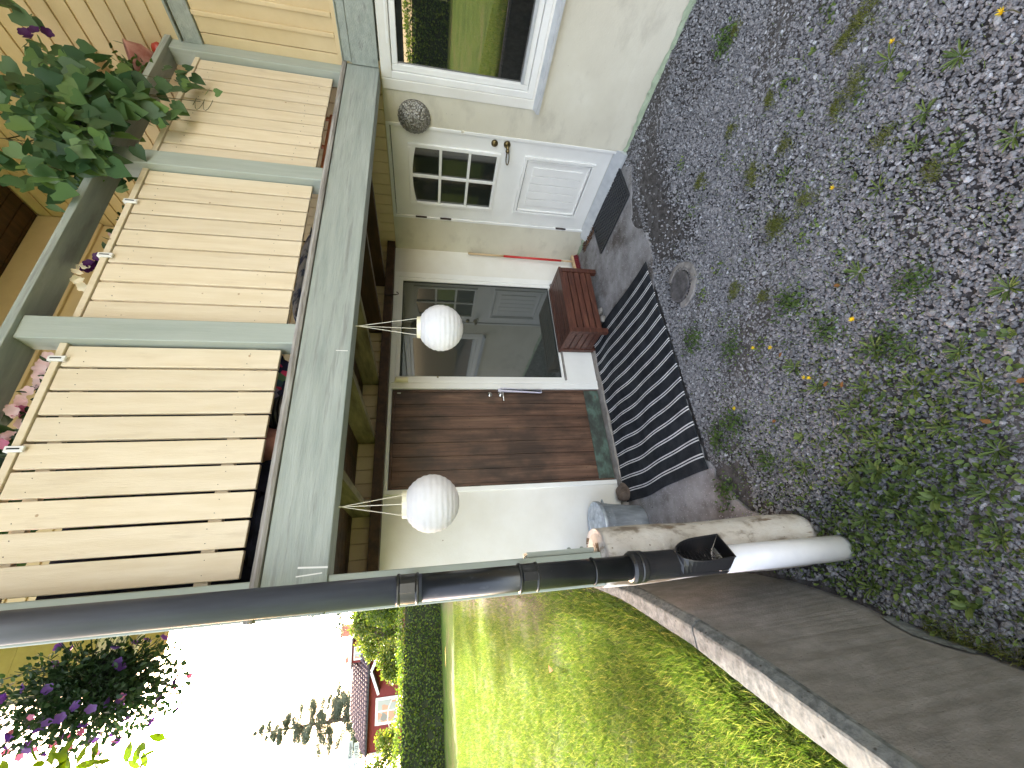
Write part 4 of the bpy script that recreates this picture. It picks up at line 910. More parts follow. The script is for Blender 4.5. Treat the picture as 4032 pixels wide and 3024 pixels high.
# ------------------------------------------------------------------ balcony objects
def flowers(name, P, N_, s, mat, parent):
    Yd = rdir(len(P)); first = None; off = np.array(WL[parent.name])
    for k in range(len(P)):
        Z = Vector(N_[k]).normalized(); Y = Vector(Yd[k]); X = Y.cross(Z).normalized(); Y = Z.cross(X)
        if first is None: first = o = npmesh('flower', PETAL[0]*s+off, PETAL[1], mat, parent)
        else: o = first.copy(); col.objects.link(o)
        o.matrix_local = Matrix.Translation(Vector(np.array(P[k])-off)) @ Matrix((X, Y, Z)).transposed().to_4x4()
def flower_box(xa, xb, label, fl, leafn=260, tall=.10):
    T_ = thing('flower_box', label, 'flower box', ((xa+xb)/2, 1.86, 3.05), 'flower boxes behind the balcony rail')
    m = MB(); z0, z1 = 3.03, 3.185; m.box(xa, xb, 1.790, 1.935, z0, z1); m.build('planter', 'gasket', T_, bevel=.006)
    for xc in (xa+.03, xb-.03):
        m = MB(); m.box(xc-.012, xc+.012, 1.722, 1.7325, 3.158, 3.218); m.box(xc-.012, xc+.012, 1.7325, 1.79, 3.2105, 3.218); m.build('bracket', 'white', T_, bevel=.003)
        m = MB(); m.box(xc-.0025, xc+.0025, 1.7205, 1.722, 3.170, 3.208); m.build('bracket_slot', 'black', T_)
    n = leafn; P = np.stack([rng.uniform(xa, xb, n), rng.normal(1.86, .035, n), 3.18+tall*rng.random(n)], 1)
    V, F = scatter(OVAL, P, rdir(n, (0, -.2, .7)), rdir(n, (0, -.3, 1)), .032+.02*rng.random(n)); npmesh('foliage', V, F, 'petleaf', T_)
    for mat, pts in fl.items():
        pts = np.array(pts); flowers('flowers', pts, rdir(len(pts), (-.3, -1.2, -.3), .4), .045, mat, T_)
    return T_
def pts(xa, xb, n, zc=3.30, y=1.80): return [(random.uniform(xa, xb), y+random.uniform(-.03, .05), zc+random.uniform(-.04, .03)) for _ in range(n)]
flower_box(.56, 1.0, 'flower box of pink petunias clipped to the rail, nearest the downpipe', {'palepink': [(1.02, 1.80, 3.285), (.985, 1.8, 3.29), (.93, 1.8, 3.285), (.88, 1.8, 3.28), (.90, 1.79, 3.265)]+pts(.6, .98, 14), 'pink': pts(.58, .8, 6, 3.28)})
flower_box(1.495, 1.915, 'flower box of cream petunias clipped to the middle of the rail', {'creamp': [(1.50, 1.80, 3.345), (1.47, 1.79, 3.32), (1.43, 1.80, 3.315), (1.42, 1.79, 3.295), (1.39, 1.80, 3.28), (1.52, 1.80, 3.31)], 'dpurple': pts(1.5, 1.62, 8, 3.30), 'palepink': pts(1.7, 1.9, 2, 3.26)}, 200)
# tall leafy pot behind left panel
PT = thing('potted_plant', 'dark leafy potted plant behind the left railing panel', 'plant', (.55, 2.10, 2.31))
m_ = MB(); m_.lathe([(.09, 2.31), (.13, 2.56), (.14, 2.56), (.13, 2.55)], (.55, 2.10, 0), 28, cap0=True); m_.build('pot', 'terracotta', PT, smooth=True)
n = 420; P = np.stack([rng.normal(.52, .13, n), rng.normal(2.05, .09, n), 2.6+.98*rng.random(n)**.7], 1)
V, F = scatter(OVAL, P, rdir(n, (0, 0, .3)), rdir(n, (0, -.3, .7)), .07+.05*rng.random(n)); npmesh('foliage', V, F, 'petleaf', PT)
m_ = MB()
for k in range(6): a = random.uniform(0, 6.28); m_.tube([(.55, 2.1, 2.5), (.55+.05*math.cos(a), 2.1+.05*math.sin(a), 3.0), (.52+.12*math.cos(a), 2.06+.1*math.sin(a), 3.45)], [.008, .006, .003], 6)
m_.build('stem', 'stem', PT)

# big-leaved vine spilling over the rail
VN = thing('trailing_vine', 'big heart leaved vine in a hanging pot spilling over the balcony rail', 'plant', (2.60, 1.86, 3.60))
VINE = [(3.08, 1.58, 4.03), (2.76, 1.58, 3.87), (2.57, 1.58, 3.75), (2.58, 1.58, 3.66), (2.61, 1.58, 3.55), (2.75, 1.58, 3.51), (2.58, 1.58, 3.4), (2.41, 1.58, 3.44), (2.42, 1.58, 3.55), (2.36, 1.58, 3.63), (2.25, 1.58, 3.67), (2.27, 1.58, 3.55), (2.15, 1.58, 3.46), (2.26, 1.58, 3.41), (2.38, 1.58, 3.37), (2.52, 1.58, 3.3), (2.64, 1.58, 3.37), (2.43, 1.58, 3.79), (2.11, 1.58, 3.65), (2.06, 1.58, 3.53), (1.96, 1.58, 3.42), (2.08, 1.58, 3.34), (1.96, 1.58, 3.46), (1.94, 1.58, 3.57), (2.39, 1.58, 3.34), (2.13, 1.58, 3.38)]
DRAPE = [(2.82, 1.61, 3.2), (2.78, 1.61, 3.14), (2.65, 1.61, 3.18), (2.59, 1.61, 3.12), (2.46, 1.61, 3.15), (2.37, 1.61, 3.16), (2.72, 1.61, 3.1), (2.86, 1.61, 3.16), (2.64, 1.61, 3.01), (2.71, 1.61, 2.93), (2.48, 1.61, 3.12)]
Pl = []; Nl = []; Yl = []; Sl = []
for k, a in enumerate(VINE):
    for j in range(11):
        p = np.array(a)+rng.normal(size=3)*np.array([.075, .05, .07]); p[1] = a[1]+rng.uniform(-.06, .14)
        if p[2] < 3.40: p[1] = min(p[1], 1.64)
        Pl.append(p); Sl.append(rng.uniform(.060, .105))
for k, a in enumerate(DRAPE):
    for j in range(3 if k < 8 else 1):
        p = np.array(a)+rng.normal(size=3)*np.array([.03, .015, .025]); p[1] = rng.uniform(1.60, 1.655); Pl.append(p); Sl.append(rng.uniform(.05, .085) if k < 8 else .045)
Pl = np.array(Pl); n = len(Pl); Nl = unit(rng.normal(size=(n, 3))*.50+np.array([-.35, -1.0, .30])); Yl = unit(rng.normal(size=(n, 3))*.45+np.array([-.25, 0, -1.0]))
V, F = scatter(HEART, Pl, Yl, Nl, np.array(Sl)); npmesh('leaves', V, F, 'vine', VN, smooth=True)
n = 260; P = np.stack([rng.normal(2.52, .22, n), rng.uniform(1.72, 1.95, n), rng.normal(3.62, .11, n)], 1); P = P[P[:, 2] > 3.41]; n = len(P)
V, F = scatter(HEART, P, rdir(n, (0, 0, -.8)), rdir(n, (-.3, -1, .2)), .07); npmesh('inner_leaves', V, F, 'vine', VN)
m_ = MB()
for k in range(9):
    a = random.choice(VINE[8:]); m_.tube([(2.6, 1.86, 3.72), ((2.6+a[0])/2, 1.75, 3.76), (a[0], 1.62, a[2]+.05), (a[0]-.03, 1.62, a[2]-.04)], .003, 5)
for a in DRAPE[::2]: m_.tube([(2.62, 1.80, 3.68), (a[0]+.02, 1.66, 3.42), (a[0], 1.655, 3.3), (a[0], 1.65, a[2])], .0022, 5)
t = np.linspace(0, 1, 22); m_.tube([(2.60+.05*math.sin(q*15), 1.640+.01*math.cos(q*15), 3.04-.10*q) for q in t], .0016, 4); m_.build('stem', 'stem', VN)
m_ = MB(); m_.lathe([(.07, 3.55), (.115, 3.70), (.122, 3.70), (.11, 3.68)], (2.62, 1.88, 0), 28, cap0=True)
for k in range(3): a = k*2.09; m_.tube([(2.62+.115*math.cos(a), 1.88+.115*math.sin(a), 3.70), (2.62, 1.98, 5.17)], .002, 5)
m_.build('pot', 'gasket', VN, smooth=False)
Pf = np.array([(2.98, 1.60, 3.93), (3.02, 1.60, 3.90), (2.95, 1.60, 3.90), (3.05, 1.62, 3.86)]); flowers('flowers', Pf, rdir(4, (-.3, -1, -.3), .4), .06, 'dpurple', VN)
# pots on the rail by the wing
Pb = thing('plant_bowl', 'chalky pink pottery bowl tilted on the handrail corner with trailing leaves', 'bowl', (3.10, 1.76, 3.382))
rb = Matrix.Rotation(R(-28), 4, 'Y') @ Matrix.Rotation(R(12), 4, 'X')
m_ = MB(); m_.lathe([(.04, -.09), (.075, -.07), (.108, -.02), (.118, .045), (.125, .06), (.118, .062), (.105, .03), (.05, .02)], (3.115, 1.765, 3.478), 36, rb, cap0=True); m_.build('bowl', 'terracotta', Pb, smooth=True)
n = 90; P = np.stack([rng.normal(2.99, .06, n), rng.normal(1.74, .04, n), rng.normal(3.50, .05, n)], 1)
V, F = scatter(OVAL, P, rdir(n, (-.3, -.2, -.1)), rdir(n, (-.2, -1, .3)), .045); npmesh('foliage', V, F, 'weedg', Pb)
m_ = MB(); m_.lathe([(.0, 3.381), (.030, 3.388), (.042, 3.415), (.030, 3.445), (.012, 3.452)], (3.255, 1.735, 0), 24); o = m_.build('glazed_pot', 'redglaze', loc=(3.255, 1.735, 3.381), smooth=True); setp(o, 'small round red pot on the handrail beside the wing wall', 'pot')
m_ = MB(); m_.lathe([(.0, 3.381), (.036, 3.39), (.052, 3.43), (.040, 3.475), (.02, 3.485)], (2.885, 1.735, 0), 24); o = m_.build('glazed_pot', 'blueglaze', loc=(2.885, 1.735, 3.381), smooth=True); setp(o, 'round deep blue glazed pot on the handrail under the vine', 'pot')
m_ = MB(); frame(m_, 'x', 0, 1.86, 1.99, 3.84, 3.96, .012, XW-.11, XW-.0015); o = m_.build('wall_shelf', 'siding', loc=(XW-.05, 1.92, 3.84)); setp(o, 'small yellow open box shelf on the wing wall above the rail', 'shelf')

# things standing on the deck, seen below the railing boards
m_ = MB()
for k in range(6):
    m_.tube([(.80+.085*math.cos(a), 1.90+.085*math.sin(a), 2.325+k*.018) for a in np.linspace(0, 6.28, 28)], .009, 8)
o = m_.build('hose_coil', 'black', loc=(.80, 1.9, 2.307)); setp(o, 'coiled black garden hose on the balcony deck', 'hose')
def cushion(name, x0, x1, y0, y1, z0, z1, mat, label, cat):
    m = MB(); nx_, ny_ = 10, 6; vs = []; fs = []
    for s_ in (1, -1):
        for j in range(ny_+1):
            for i_ in range(nx_+1):
                a, b_ = i_/nx_, j/ny_; h_ = (math.sin(math.pi*a)*math.sin(math.pi*b_))**.4*(z1-z0)/2
                vs.append((x0+(x1-x0)*a, y0+(y1-y0)*b_, (z0+z1)/2+s_*h_))
    q = (nx_+1)*(ny_+1)
    for s_ in (0, 1):
        for j in range(ny_):
            for i_ in range(nx_):
                a = s_*q+j*(nx_+1)+i_; fs.append((a, a+1, a+nx_+2, a+nx_+1))
    m.add(vs, fs); o = m.build(name, mat, loc=((x0+x1)/2, (y0+y1)/2, z0), smooth=True); return setp(o, label, cat)
cushion('cushion', .83, 1.05, 1.80, 2.1, 2.309, 2.47, 'floral', 'dark floral cushion on the deck behind the left railing post', 'cushion')
cushion('folded_cloth', .14, .42, 1.82, 2.15, 2.309, 2.45, 'navy', 'dark navy folded cloth on the deck by the corner post', 'cloth')
m_ = MB(); m_.lathe([(.05, 2.307), (.075, 2.42), (.08, 2.42), (.07, 2.41)], (.635, 1.87, 0), 24, cap0=True); o = m_.build('clay_pot', 'terracotta', loc=(.635, 1.87, 2.307), smooth=True); setp(o, 'small brown clay pot on the balcony deck beside the hose', 'pot')
m_ = MB()
for z_ in (2.33, 2.38, 2.43): m_.box(2.40, 3.02, 1.86, 1.875, z_-.012, z_+.012)
for x_ in (2.42, 2.70, 3.0): m_.box(x_-.012, x_+.012, 1.876, 1.89, 2.308, 2.46)
m_.box(2.40, 3.02, 1.89, 2.20, 2.309, 2.32); o = m_.build('crate', 'orange', loc=(2.7, 2.0, 2.308)); setp(o, 'orange slatted crate on the deck below the vine', 'crate')
cushion('folded_cloth', 1.32, 1.95, 1.86, 2.2, 2.309, 2.46, surf('blue white cloth', [(.45, (.05, .07, .16)), (.55, (.45, .48, .55))], (1, 1, 1), 14, .9, .1), 'blue and white patterned cloth on the deck behind the middle panel', 'cloth')

# hanging petunias beyond the post
PB = thing('hanging_petunias', 'hanging basket of purple and pink petunias outside the balcony corner', 'hanging basket', (-.22, 2.26, 2.86))
m_ = MB(); m_.lathe([(.03, 2.90), (.06, 2.92), (.085, 2.98), (.09, 3.0)], (-.21, 2.28, 0), 24, cap0=True)
for k in range(3): a = k*2.09; m_.tube([(-.22+.12*math.cos(a), 2.26+.12*math.sin(a), 3.0), (-.20, 2.26, 3.50)], .0018, 5)
m_.tube([(-.20, 2.26, 3.50), (-.18, 2.26, 3.53), (-.03, 2.26, 3.50), (-.03, 2.26, 3.36)], .005, 6); m_.build('basket', 'gasket', PB)
n = 5200; d = unit(rng.normal(size=(n, 3))); rr = rng.random(n)**.42
P = np.array([-.245, 2.24, 3.0])+d*(rr*rng.choice([.7, .85, 1.0, 1.12], n))[:, None]*np.array([.175, .16, .30])
V, F = scatter(OVAL, P, unit(d+rng.normal(size=(n, 3))*.8+np.array([0, 0, -.2])), rdir(n), .014+.016*rng.random(n)); npmesh('foliage', V, F, 'petleaf', PB)
m_ = MB()
for k in range(90):
    d_ = Vector((random.gauss(0, 1), random.gauss(0, 1), random.gauss(.1, 1))).normalized(); e_ = Vector((-.205, 2.24, 2.98))+Vector((d_.x*.19, d_.y*.19, d_.z*.31)); m_.tube([(-.21, 2.24, 2.96), tuple(Vector((-.21, 2.24, 2.96)).lerp(e_, .6)+Vector((0, 0, .02))), tuple(e_)], .0012, 4)
m_.build('stem', 'petleaf', PB)
def shell(n, k=1.0):
    d = unit(rng.normal(size=(n, 3))+np.array([-.5, -.5, 0])); return np.array([-.24, 2.24, 2.99])+d*np.array([.19, .17, .31])*k*rng.uniform(.8, 1.1, n)[:, None], d
P, d = shell(46); flowers('purple_flowers', P, unit(d+rng.normal(size=P.shape)*.5), .036, 'purple', PB)
P, d = shell(30, 1.05); P = P[(P[:, 0] < -.22)]; flowers('pink_flowers', P, unit(rdir(len(P))+np.array([-.3, -1, 0])), .024, 'pink', PB)

# ------------------------------------------------------------------ young tree left of frame, its branch tips reach in
TR = thing('young_tree', 'young tree with pale green leaves at the lawn edge', 'tree', (-1.25, 2.3, .70))
m_ = MB(); m_.tube([(-1.25, 2.3, .65), (-1.22, 2.3, 1.8), (-1.1, 2.28, 2.7), (-.95, 2.25, 3.6), (-.9, 2.2, 4.3)], [.035, .028, .02, .012, .005], 10); m_.build('trunk', 'bark', TR, smooth=True)
LEAF = [(-.39, 2.0, 2.98), (-.39, 2.0, 2.93), (-.38, 2.0, 2.87), (-.37, 2.0, 2.84), (-.40, 2.0, 2.83), (-.41, 2.0, 2.77), (-.43, 2.0, 2.70), (-.40, 2.0, 2.64), (-.41, 2.0, 2.60), (-.42, 2.0, 2.61), (-.39, 2.0, 2.81), (-.39, 2.0, 3.01), (-.43, 2.0, 2.67), (-.42, 2.0, 2.90), (-.43, 2.0, 2.80), (-.42, 2.02, 3.05), (-.44, 2.0, 2.95)]
m_ = MB(); m_.tube([(-1.16, 2.28, 2.4), (-.9, 2.15, 2.70), (-.6, 2.02, 2.86), (-.43, 2.0, 2.90)], [.010, .007, .004, .002], 7); m_.tube([(-.9, 2.15, 2.70), (-.6, 2.03, 2.64), (-.44, 2.0, 2.66), (-.41, 2.0, 2.60)], [.005, .004, .003, .0015], 6)
m_.tube([(-.6, 2.02, 2.86), (-.46, 2.0, 2.98), (-.43, 2.0, 3.06)], [.004, .002, .0015], 6)
for z_ in (2.9, 3.3, 3.8):
    for k in range(4): a = random.uniform(1.2, 5.2); m_.tube([(-1.05, 2.26, z_), (-1.05+.25*math.cos(a), 2.26+.25*math.sin(a), z_+.15), (-1.05+.5*math.cos(a), 2.26+.5*math.sin(a), z_+.2)], [.008, .005, .002], 6)
m_.build('branch', 'bark', TR)
A_ = np.array(LEAF)-np.array([.018, 0, 0]); A_ = np.repeat(A_, 2, 0)+rng.normal(size=(len(LEAF)*2, 3))*np.array([.018, .03, .02])
n = 700; C_ = np.stack([rng.normal(-1.3, .32, n), rng.normal(2.3, .3, n), rng.uniform(2.6, 4.4, n)], 1); C_ = C_[C_[:, 0] < -.80]
P = np.concatenate([A_, C_]); V, F = scatter((OVAL[0]*np.array([.72, 1, 1]), OVAL[1]), P, rdir(len(P), (.5, 0, .35), .7), rdir(len(P), (.2, -1, .3), .6), .050+.018*rng.random(len(P))); npmesh('crown', V, F, 'treeleaf', TR)

# ------------------------------------------------------------------ grass, hedge and what stands beyond
def blades(n, xf, size, ylo, yhi):
    pass
NB = 620000
az = R(1)-rng.random(NB)*R(27); rr = 1.0/(1/11.0+rng.random(NB)*(1/.9-1/11.0)); rr = np.where(rng.random(NB) < .55, .9+rng.random(NB)**.75*10.5, rr)
x = rr*np.sin(az); y = rr*np.cos(az); ok = (y < 3.4) & (x < wo_(y)-.012) | (y >= 3.4) & (x < -.05)
clump = np.sin(x*7.3+1.7*np.sin(y*5.1))*np.sin(y*6.7+1.3*np.sin(x*4.3)); ok &= rng.random(NB) < .62+.38*clump
bare = np.exp(-((x+.20)/.32)**2)*np.clip((y-3.0)/1.5, 0, 1); ok &= rng.random(NB) > .85*bare
x, y, rr = x[ok], y[ok], rr[ok]; n = len(x)
P = np.stack([x, y, lawn_z(x, y)-.004], 1)
dw = wo_(y)-x
S_ = (.020+.026*rng.random(n))*np.where((dw < .20) & (dw > .05) & (y < 3.4), 1.5, 1.0)*np.clip(.8+rr*.06, .8, 1.5)
lean = rng.normal(size=(n, 3))*.75; lean[:, 2] = 1.0
V, F = scatter(GBLADE, P, lean, rdir(n), S_*1.15)
o = npmesh('grass', V, F, 'grass', loc=(-1, 4, .7)); setp(o, 'short sunlit lawn grass above the retaining wall', 'grass', kind='stuff')
m_ = MB(); m_.add([(-.62, 3.55, .79), (-.585, 3.60, .812), (-.60, 3.68, .79), (-.645, 3.62, .803)], [(0, 1, 2, 3)]); o = m_.build('fallen_leaf', 'deadleaf', loc=(-.6, 3.6, .80)); setp(o, 'orange fallen leaf lying on the lawn', 'leaf')

HP = [(9, 18), (5, 17.2), (0, 16.0), (-4.2, 14.1), (-7.6, 10.6), (-9.4, 6.0), (-10.2, -.5), (-11, -8)]
HG = thing('hedge', 'long clipped green hedge along the far side of the lawn', 'hedge', (-4.2, 14.1, 1.2))
Pts = []; Nrm = []; core = MB()
for k in range(len(HP)-1):
    a, b_ = np.array(HP[k]), np.array(HP[k+1]); d_ = b_-a; L_ = np.linalg.norm(d_); d_ = d_/L_; nn = np.array([d_[1], -d_[0]])
    if nn @ (np.array([0, 4])-a) < 0: nn = -nn
    n1 = int(L_*1.35*520)
    s_ = rng.random(n1)*L_; h_ = rng.random(n1); base = a+s_[:, None]*d_; zb = lawn_z(base[:, 0], base[:, 1])
    bulge = .10*np.sin(s_*2.1)*np.sin(h_*4+s_)+rng.normal(size=n1)*.05
    Pts.append(np.stack([base[:, 0]+nn[0]*bulge, base[:, 1]+nn[1]*bulge, zb-.02+h_*(1.26+.05*np.sin(s_*1.7))], 1)); Nrm.append(np.tile([nn[0], nn[1], .15], (n1, 1)))
    n2 = int(L_*1.0*420); s_ = rng.random(n2)*L_; t_ = rng.random(n2); base = a+s_[:, None]*d_-nn*t_[:, None]
    zb = lawn_z(base[:, 0], base[:, 1]); Pts.append(np.stack([base[:, 0], base[:, 1], zb+1.25+.05*np.sin(s_*1.7)+rng.normal(size=n2)*.045+(rng.random(n2) < .06)*rng.random(n2)*.16], 1)); Nrm.append(np.tile([0, 0, 1.], (n2, 1)))
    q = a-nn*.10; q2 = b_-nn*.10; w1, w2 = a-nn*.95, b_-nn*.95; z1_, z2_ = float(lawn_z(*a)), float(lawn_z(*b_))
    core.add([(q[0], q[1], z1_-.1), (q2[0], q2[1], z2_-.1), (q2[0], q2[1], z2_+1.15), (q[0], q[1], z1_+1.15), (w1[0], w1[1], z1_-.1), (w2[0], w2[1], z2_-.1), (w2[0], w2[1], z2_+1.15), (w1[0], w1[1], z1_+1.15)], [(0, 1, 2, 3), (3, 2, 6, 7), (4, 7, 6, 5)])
Pts = np.concatenate(Pts); Nrm = np.concatenate(Nrm); n = len(Pts)
V, F = scatter(QUAD, Pts, unit(rng.normal(size=(n, 3))+Nrm*.5), unit(Nrm+rng.normal(size=(n, 3))*.55), .055+.035*rng.random(n)); npmesh('foliage', V, F, 'hdg', HG)
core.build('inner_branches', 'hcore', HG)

def crown(cs, n, size, mat, parent, tmpl=QUAD, name='crown'):
    Ps = []
    for (cx, cy, cz, rx, ry, rz) in cs:
        d = unit(rng.normal(size=(n, 3))); r_ = rng.random(n)**.45; Ps.append(np.array([cx, cy, cz])+d*r_[:, None]*np.array([rx, ry, rz]))
    P = np.concatenate(Ps); V, F = scatter(tmpl, P, rdir(len(P)), rdir(len(P), (0, 0, .6)), size*(.7+.6*rng.random(len(P)))); return npmesh(name, V, F, mat, parent)
def at(azd, elev, d): x = d*math.sin(R(azd)); y = d*math.cos(R(azd)); return x, y, 1.72+elev*d
# conifers
def conifer(name, label, azd, d, zt, rbase, zb, lay, dens_=1.0, skip=0.0, group=None, sz=.16, ex=.8):
    x, y, _ = at(azd, 0, d); zg = float(lawn_z(x, y)); T_ = thing(name, label, 'tree', (x, y, zg), group)
    m = MB(); m.tube([(x, y, zg), (x+.05, y, (zg+zt)/2), (x, y, zt)], [.20, .13, .02], 8); m.build('trunk', 'bark', T_, smooth=True)
    Ps = []; Ys = []; br = MB()
    for k in range(lay):
        f = k/(lay-1); z = zb+(zt-zb)*f; rad = rbase*(1-f)**ex+.12
        for j in range(5 if f < .8 else 4):
            if random.random() < skip: continue
            a = random.uniform(0, 6.28); rL = rad*random.uniform(.65, 1.15); droop = random.uniform(-.25, .12)*rL
            tip = (x+rL*math.cos(a), y+rL*math.sin(a), z+droop); br.tube([(x, y, z), ((x+tip[0])/2, (y+tip[1])/2, z+.06*rL), tip], [.035, .02, .006], 5)
            nn = int(150*dens_*rL); t = rng.random(nn)**.6
            c = np.array([x, y, z])+(np.array(tip)-np.array([x, y, z]))*t[:, None]; c += rng.normal(size=(nn, 3))*np.array([.12, .12, .09])*(.5+rL*.35); c[:, 2] -= .05+.10*rng.random(nn)
            Ps.append(c); Ys.append(np.tile([math.cos(a), math.sin(a), -.5], (nn, 1)))
    P = np.concatenate(Ps); Yd = unit(np.concatenate(Ys)+rng.normal(size=P.shape)*.6); V, F = scatter(BLADE, P, Yd, rdir(len(P)), sz*(.7+.6*rng.random(len(P))))
    V2, F2 = scatter(QUAD, P[::2], Yd[::2], rdir(len(P[::2])), sz*.45); V, F = join([(V, F), (V2, F2)]); npmesh('crown', V, F, 'needle', T_); br.build('branches', 'bark', T_); return T_
conifer('pine_tree', 'tall sparse pine standing behind the red house roof', -11.5, 40, 13.6, 2.5, 6.2, 19, 3.6, .10, sz=.17)
conifer('spruce_tree', 'dark spruce showing beside the sage green post', 2.0, 25, 13.0, 4.2, 2.6, 24, 1.3, .15, 'spruces behind the house', sz=.20, ex=1.5)
conifer('spruce_tree', 'dark spruce hidden mostly behind the house wall', 7.5, 22, 12.5, 2.6, 2.4, 20, 1.6, 0, 'spruces behind the house', sz=.22)
def broad_tree(name, label, azd, d, clumps, n, size, mat, h=2.5):
    x, y, _ = at(azd, 0, d); zg = float(lawn_z(x, y)); T_ = thing(name, label, 'tree', (x, y, zg))
    m = MB(); m.tube([(x, y, zg), (x+.1, y, zg+h*.6), (x+.05, y, zg+h)], [.12, .08, .03], 8)
    for c in clumps: cx, cy, cz = at(c[0], c[1], d); m.tube([(x+.05, y, zg+h*.6), ((x+cx)/2, cy, (cz+zg+h)/2), (cx, cy, cz)], [.05, .03, .01], 6)
    m.build('trunk', 'bark', T_); cs = []
    for c in clumps: cx, cy, cz = at(c[0], c[1], d); cs.append((cx, cy, cz, c[2], c[2], c[2]*.85))
    crown(cs, n, size, mat, T_); return T_
broad_tree('leafy_tree', 'pale leafy tree with sunlit crown in front of the red house chimney', -4.2, 21, [(-1.9, .140, .45), (-3.2, .136, .42), (-2.6, .118, .55), (-3.6, .105, .6), (-4.6, .120, .5), (-3.4, .075, .7), (-5.2, .085, .55), (-4.4, .06, .6), (-2.2, .07, .6), (-1.2, .11, .7), (-5.8, .108, .35)], 480, .10, 'bushleaf')
broad_tree('leafy_tree', 'low leafy bush between the porch gable and the hedge', -6.6, 19, [(-5.9, .072, .42), (-6.6, .082, .38), (-7.4, .068, .42), (-8.2, .062, .32), (-6.4, .055, .4), (-7.9, .076, .22)], 380, .09, 'bushleaf', 1.4)
broad_tree('leafy_tree', 'yellow green bush growing around the street sign post', -14.4, 18.5, [(-13.6, .078, .28), (-14.4, .068, .34), (-15.4, .082, .32), (-16.4, .075, .4), (-13.2, .060, .26), (-14.9, .058, .3), (-15.9, .098, .2)], 300, .085, 'bushleaf', 1.4)
broad_tree('leafy_tree', 'dark green tree directly behind the hedge beside the post', -1.6, 19.5, [(-1.6, .10, .6), (-.6, .12, .8), (.6, .14, .9), (-2.4, .08, .5), (-1.2, .065, .5)], 500, .10, 'hdg')

# red house
RH = thing('red_house', 'dark red wooden house with tiled roof, dormer and brick chimneys beyond the hedge', 'house', (-4.5, 29, 1.8))
O = Vector((-1.6, 28.6, 1.8)); ux = Vector((-.985, .17, 0)).normalized(); vy = Vector((.17, .985, 0)).normalized()
def q3(u_, v_, z_): p = O+ux*u_+vy*v_; return (p.x, p.y, z_)
def rbox(m, u0, u1, v0, v1, z0, z1): return m.add([q3(u_, v_, z_) for u_ in (u0, u1) for v_ in (v0, v1) for z_ in (z0, z1)], [(0, 1, 3, 2), (4, 6, 7, 5), (0, 4, 5, 1), (2, 3, 7, 6), (0, 2, 6, 4), (1, 5, 7, 3)])
UL = 6.15; ze = 4.92
m_ = MB(); rbox(m_, -1.2, UL, 0, 6, .8, ze)
m_.build('wall', 'redpanel', RH)
m_ = MB(); m_.add([q3(-1.5, -.35, ze-.06), q3(UL+.25, -.35, ze-.06), q3(UL-.9, 2.6, 6.0), q3(-1.5, 2.6, 6.35), q3(-1.5, 6.4, ze-.06), q3(UL+.25, 6.4, ze-.06)], [(0, 1, 2, 3), (3, 2, 5, 4), (1, 5, 2)])
# tile relief: rows of small barrels
rf = m_.build('roof', 'tile', RH)
m_ = MB()
for k in range(34):
    u_ = -1.45+k*.225; f = max(0, (u_-(UL-.9))/1.15); top = 1-f*.95
    for j in range(8):
        t0, t1 = j/8*top, (j+1)/8*top; a = Vector(q3(u_, -.35+2.95*t0, ze-.02+(6.2-ze)*t0)); b_ = Vector(q3(u_, -.35+2.95*t1, ze-.06+(6.2-ze)*t1)); m_.tube([a+Vector((0, 0, .05)), b_+Vector((0, 0, .02))], .075, 6, True)
m_.build('roof_tiles', 'tile', rf)
m_ = MB(); rbox(m_, -1.5, UL+.3, -.44, -.35, ze-.10, ze-.02); m_.build('gutter', 'gasket', RH)
m_ = MB(); rbox(m_, UL-.02, UL+.10, -.06, .04, .8, ze-.12); rbox(m_, 2.28, 2.40, -.06, .01, .8, 4.1); m_.build('corner_board', 'white', RH)
m_ = MB(); rbox(m_, 3.62, 4.92, -.05, .03, 3.25, 4.48); WI = m_.build('window', 'white', RH)
m_ = MB(); rbox(m_, 3.76, 4.24, -.060, -.052, 3.38, 4.35); rbox(m_, 4.31, 4.79, -.060, -.052, 3.38, 4.35)
def mat_int():
    m, n, b = newmat('lit curtained room behind glass'); g, mp = coords(n, (1, 1, 1)); v = n.nodes.new('ShaderNodeTexVoronoi'); v.inputs['Scale'].default_value = 2.6; n.links.new(mp.outputs[0], v.inputs['Vector'])
    s = n.nodes.new('ShaderNodeSeparateColor'); n.links.new(v.outputs['Color'], s.inputs[0]); c = ramp(n, [(0, (.30, .33, .32)), (.3, (.45, .22, .14)), (.6, (.60, .45, .22)), (.8, (.14, .15, .15))]); c.color_ramp.interpolation = 'CONSTANT'
    n.links.new(s.outputs[0], c.inputs[0]); n.links.new(c.outputs[0], b.inputs['Base Color']); b.inputs['Roughness'].default_value = .08; return m
MI = mat_int(); m_.build('pane', MI, WI)
# dormer
m_ = MB(); rbox(m_, 1.00, 2.02, .9, 3.0, 5.2, 6.02); DM = m_.build('dormer', 'redpanel', RH)
m_ = MB(); rbox(m_, .72, 2.38, .72, 3.2, 6.00, 6.16); m_.build('dormer_roof', 'white', DM)
m_ = MB(); rbox(m_, 1.18, 1.88, .84, .90, 5.36, 5.90); m_.build('window', 'white', DM)
m_ = MB(); rbox(m_, 1.25, 1.50, .832, .838, 5.43, 5.83); rbox(m_, 1.55, 1.80, .832, .838, 5.43, 5.83); m_.build('pane', MI, DM)
m_ = MB(); rbox(m_, .42, .98, 2.4, 3.0, 5.9, 6.88); rbox(m_, .36, 1.04, 2.34, 3.06, 6.88, 6.96); m_.build('chimney', 'brick', RH)
m_ = MB(); rbox(m_, 2.18, 2.44, 2.4, 2.8, 6.0, 6.62); m_.build('chimney', 'brick', RH)
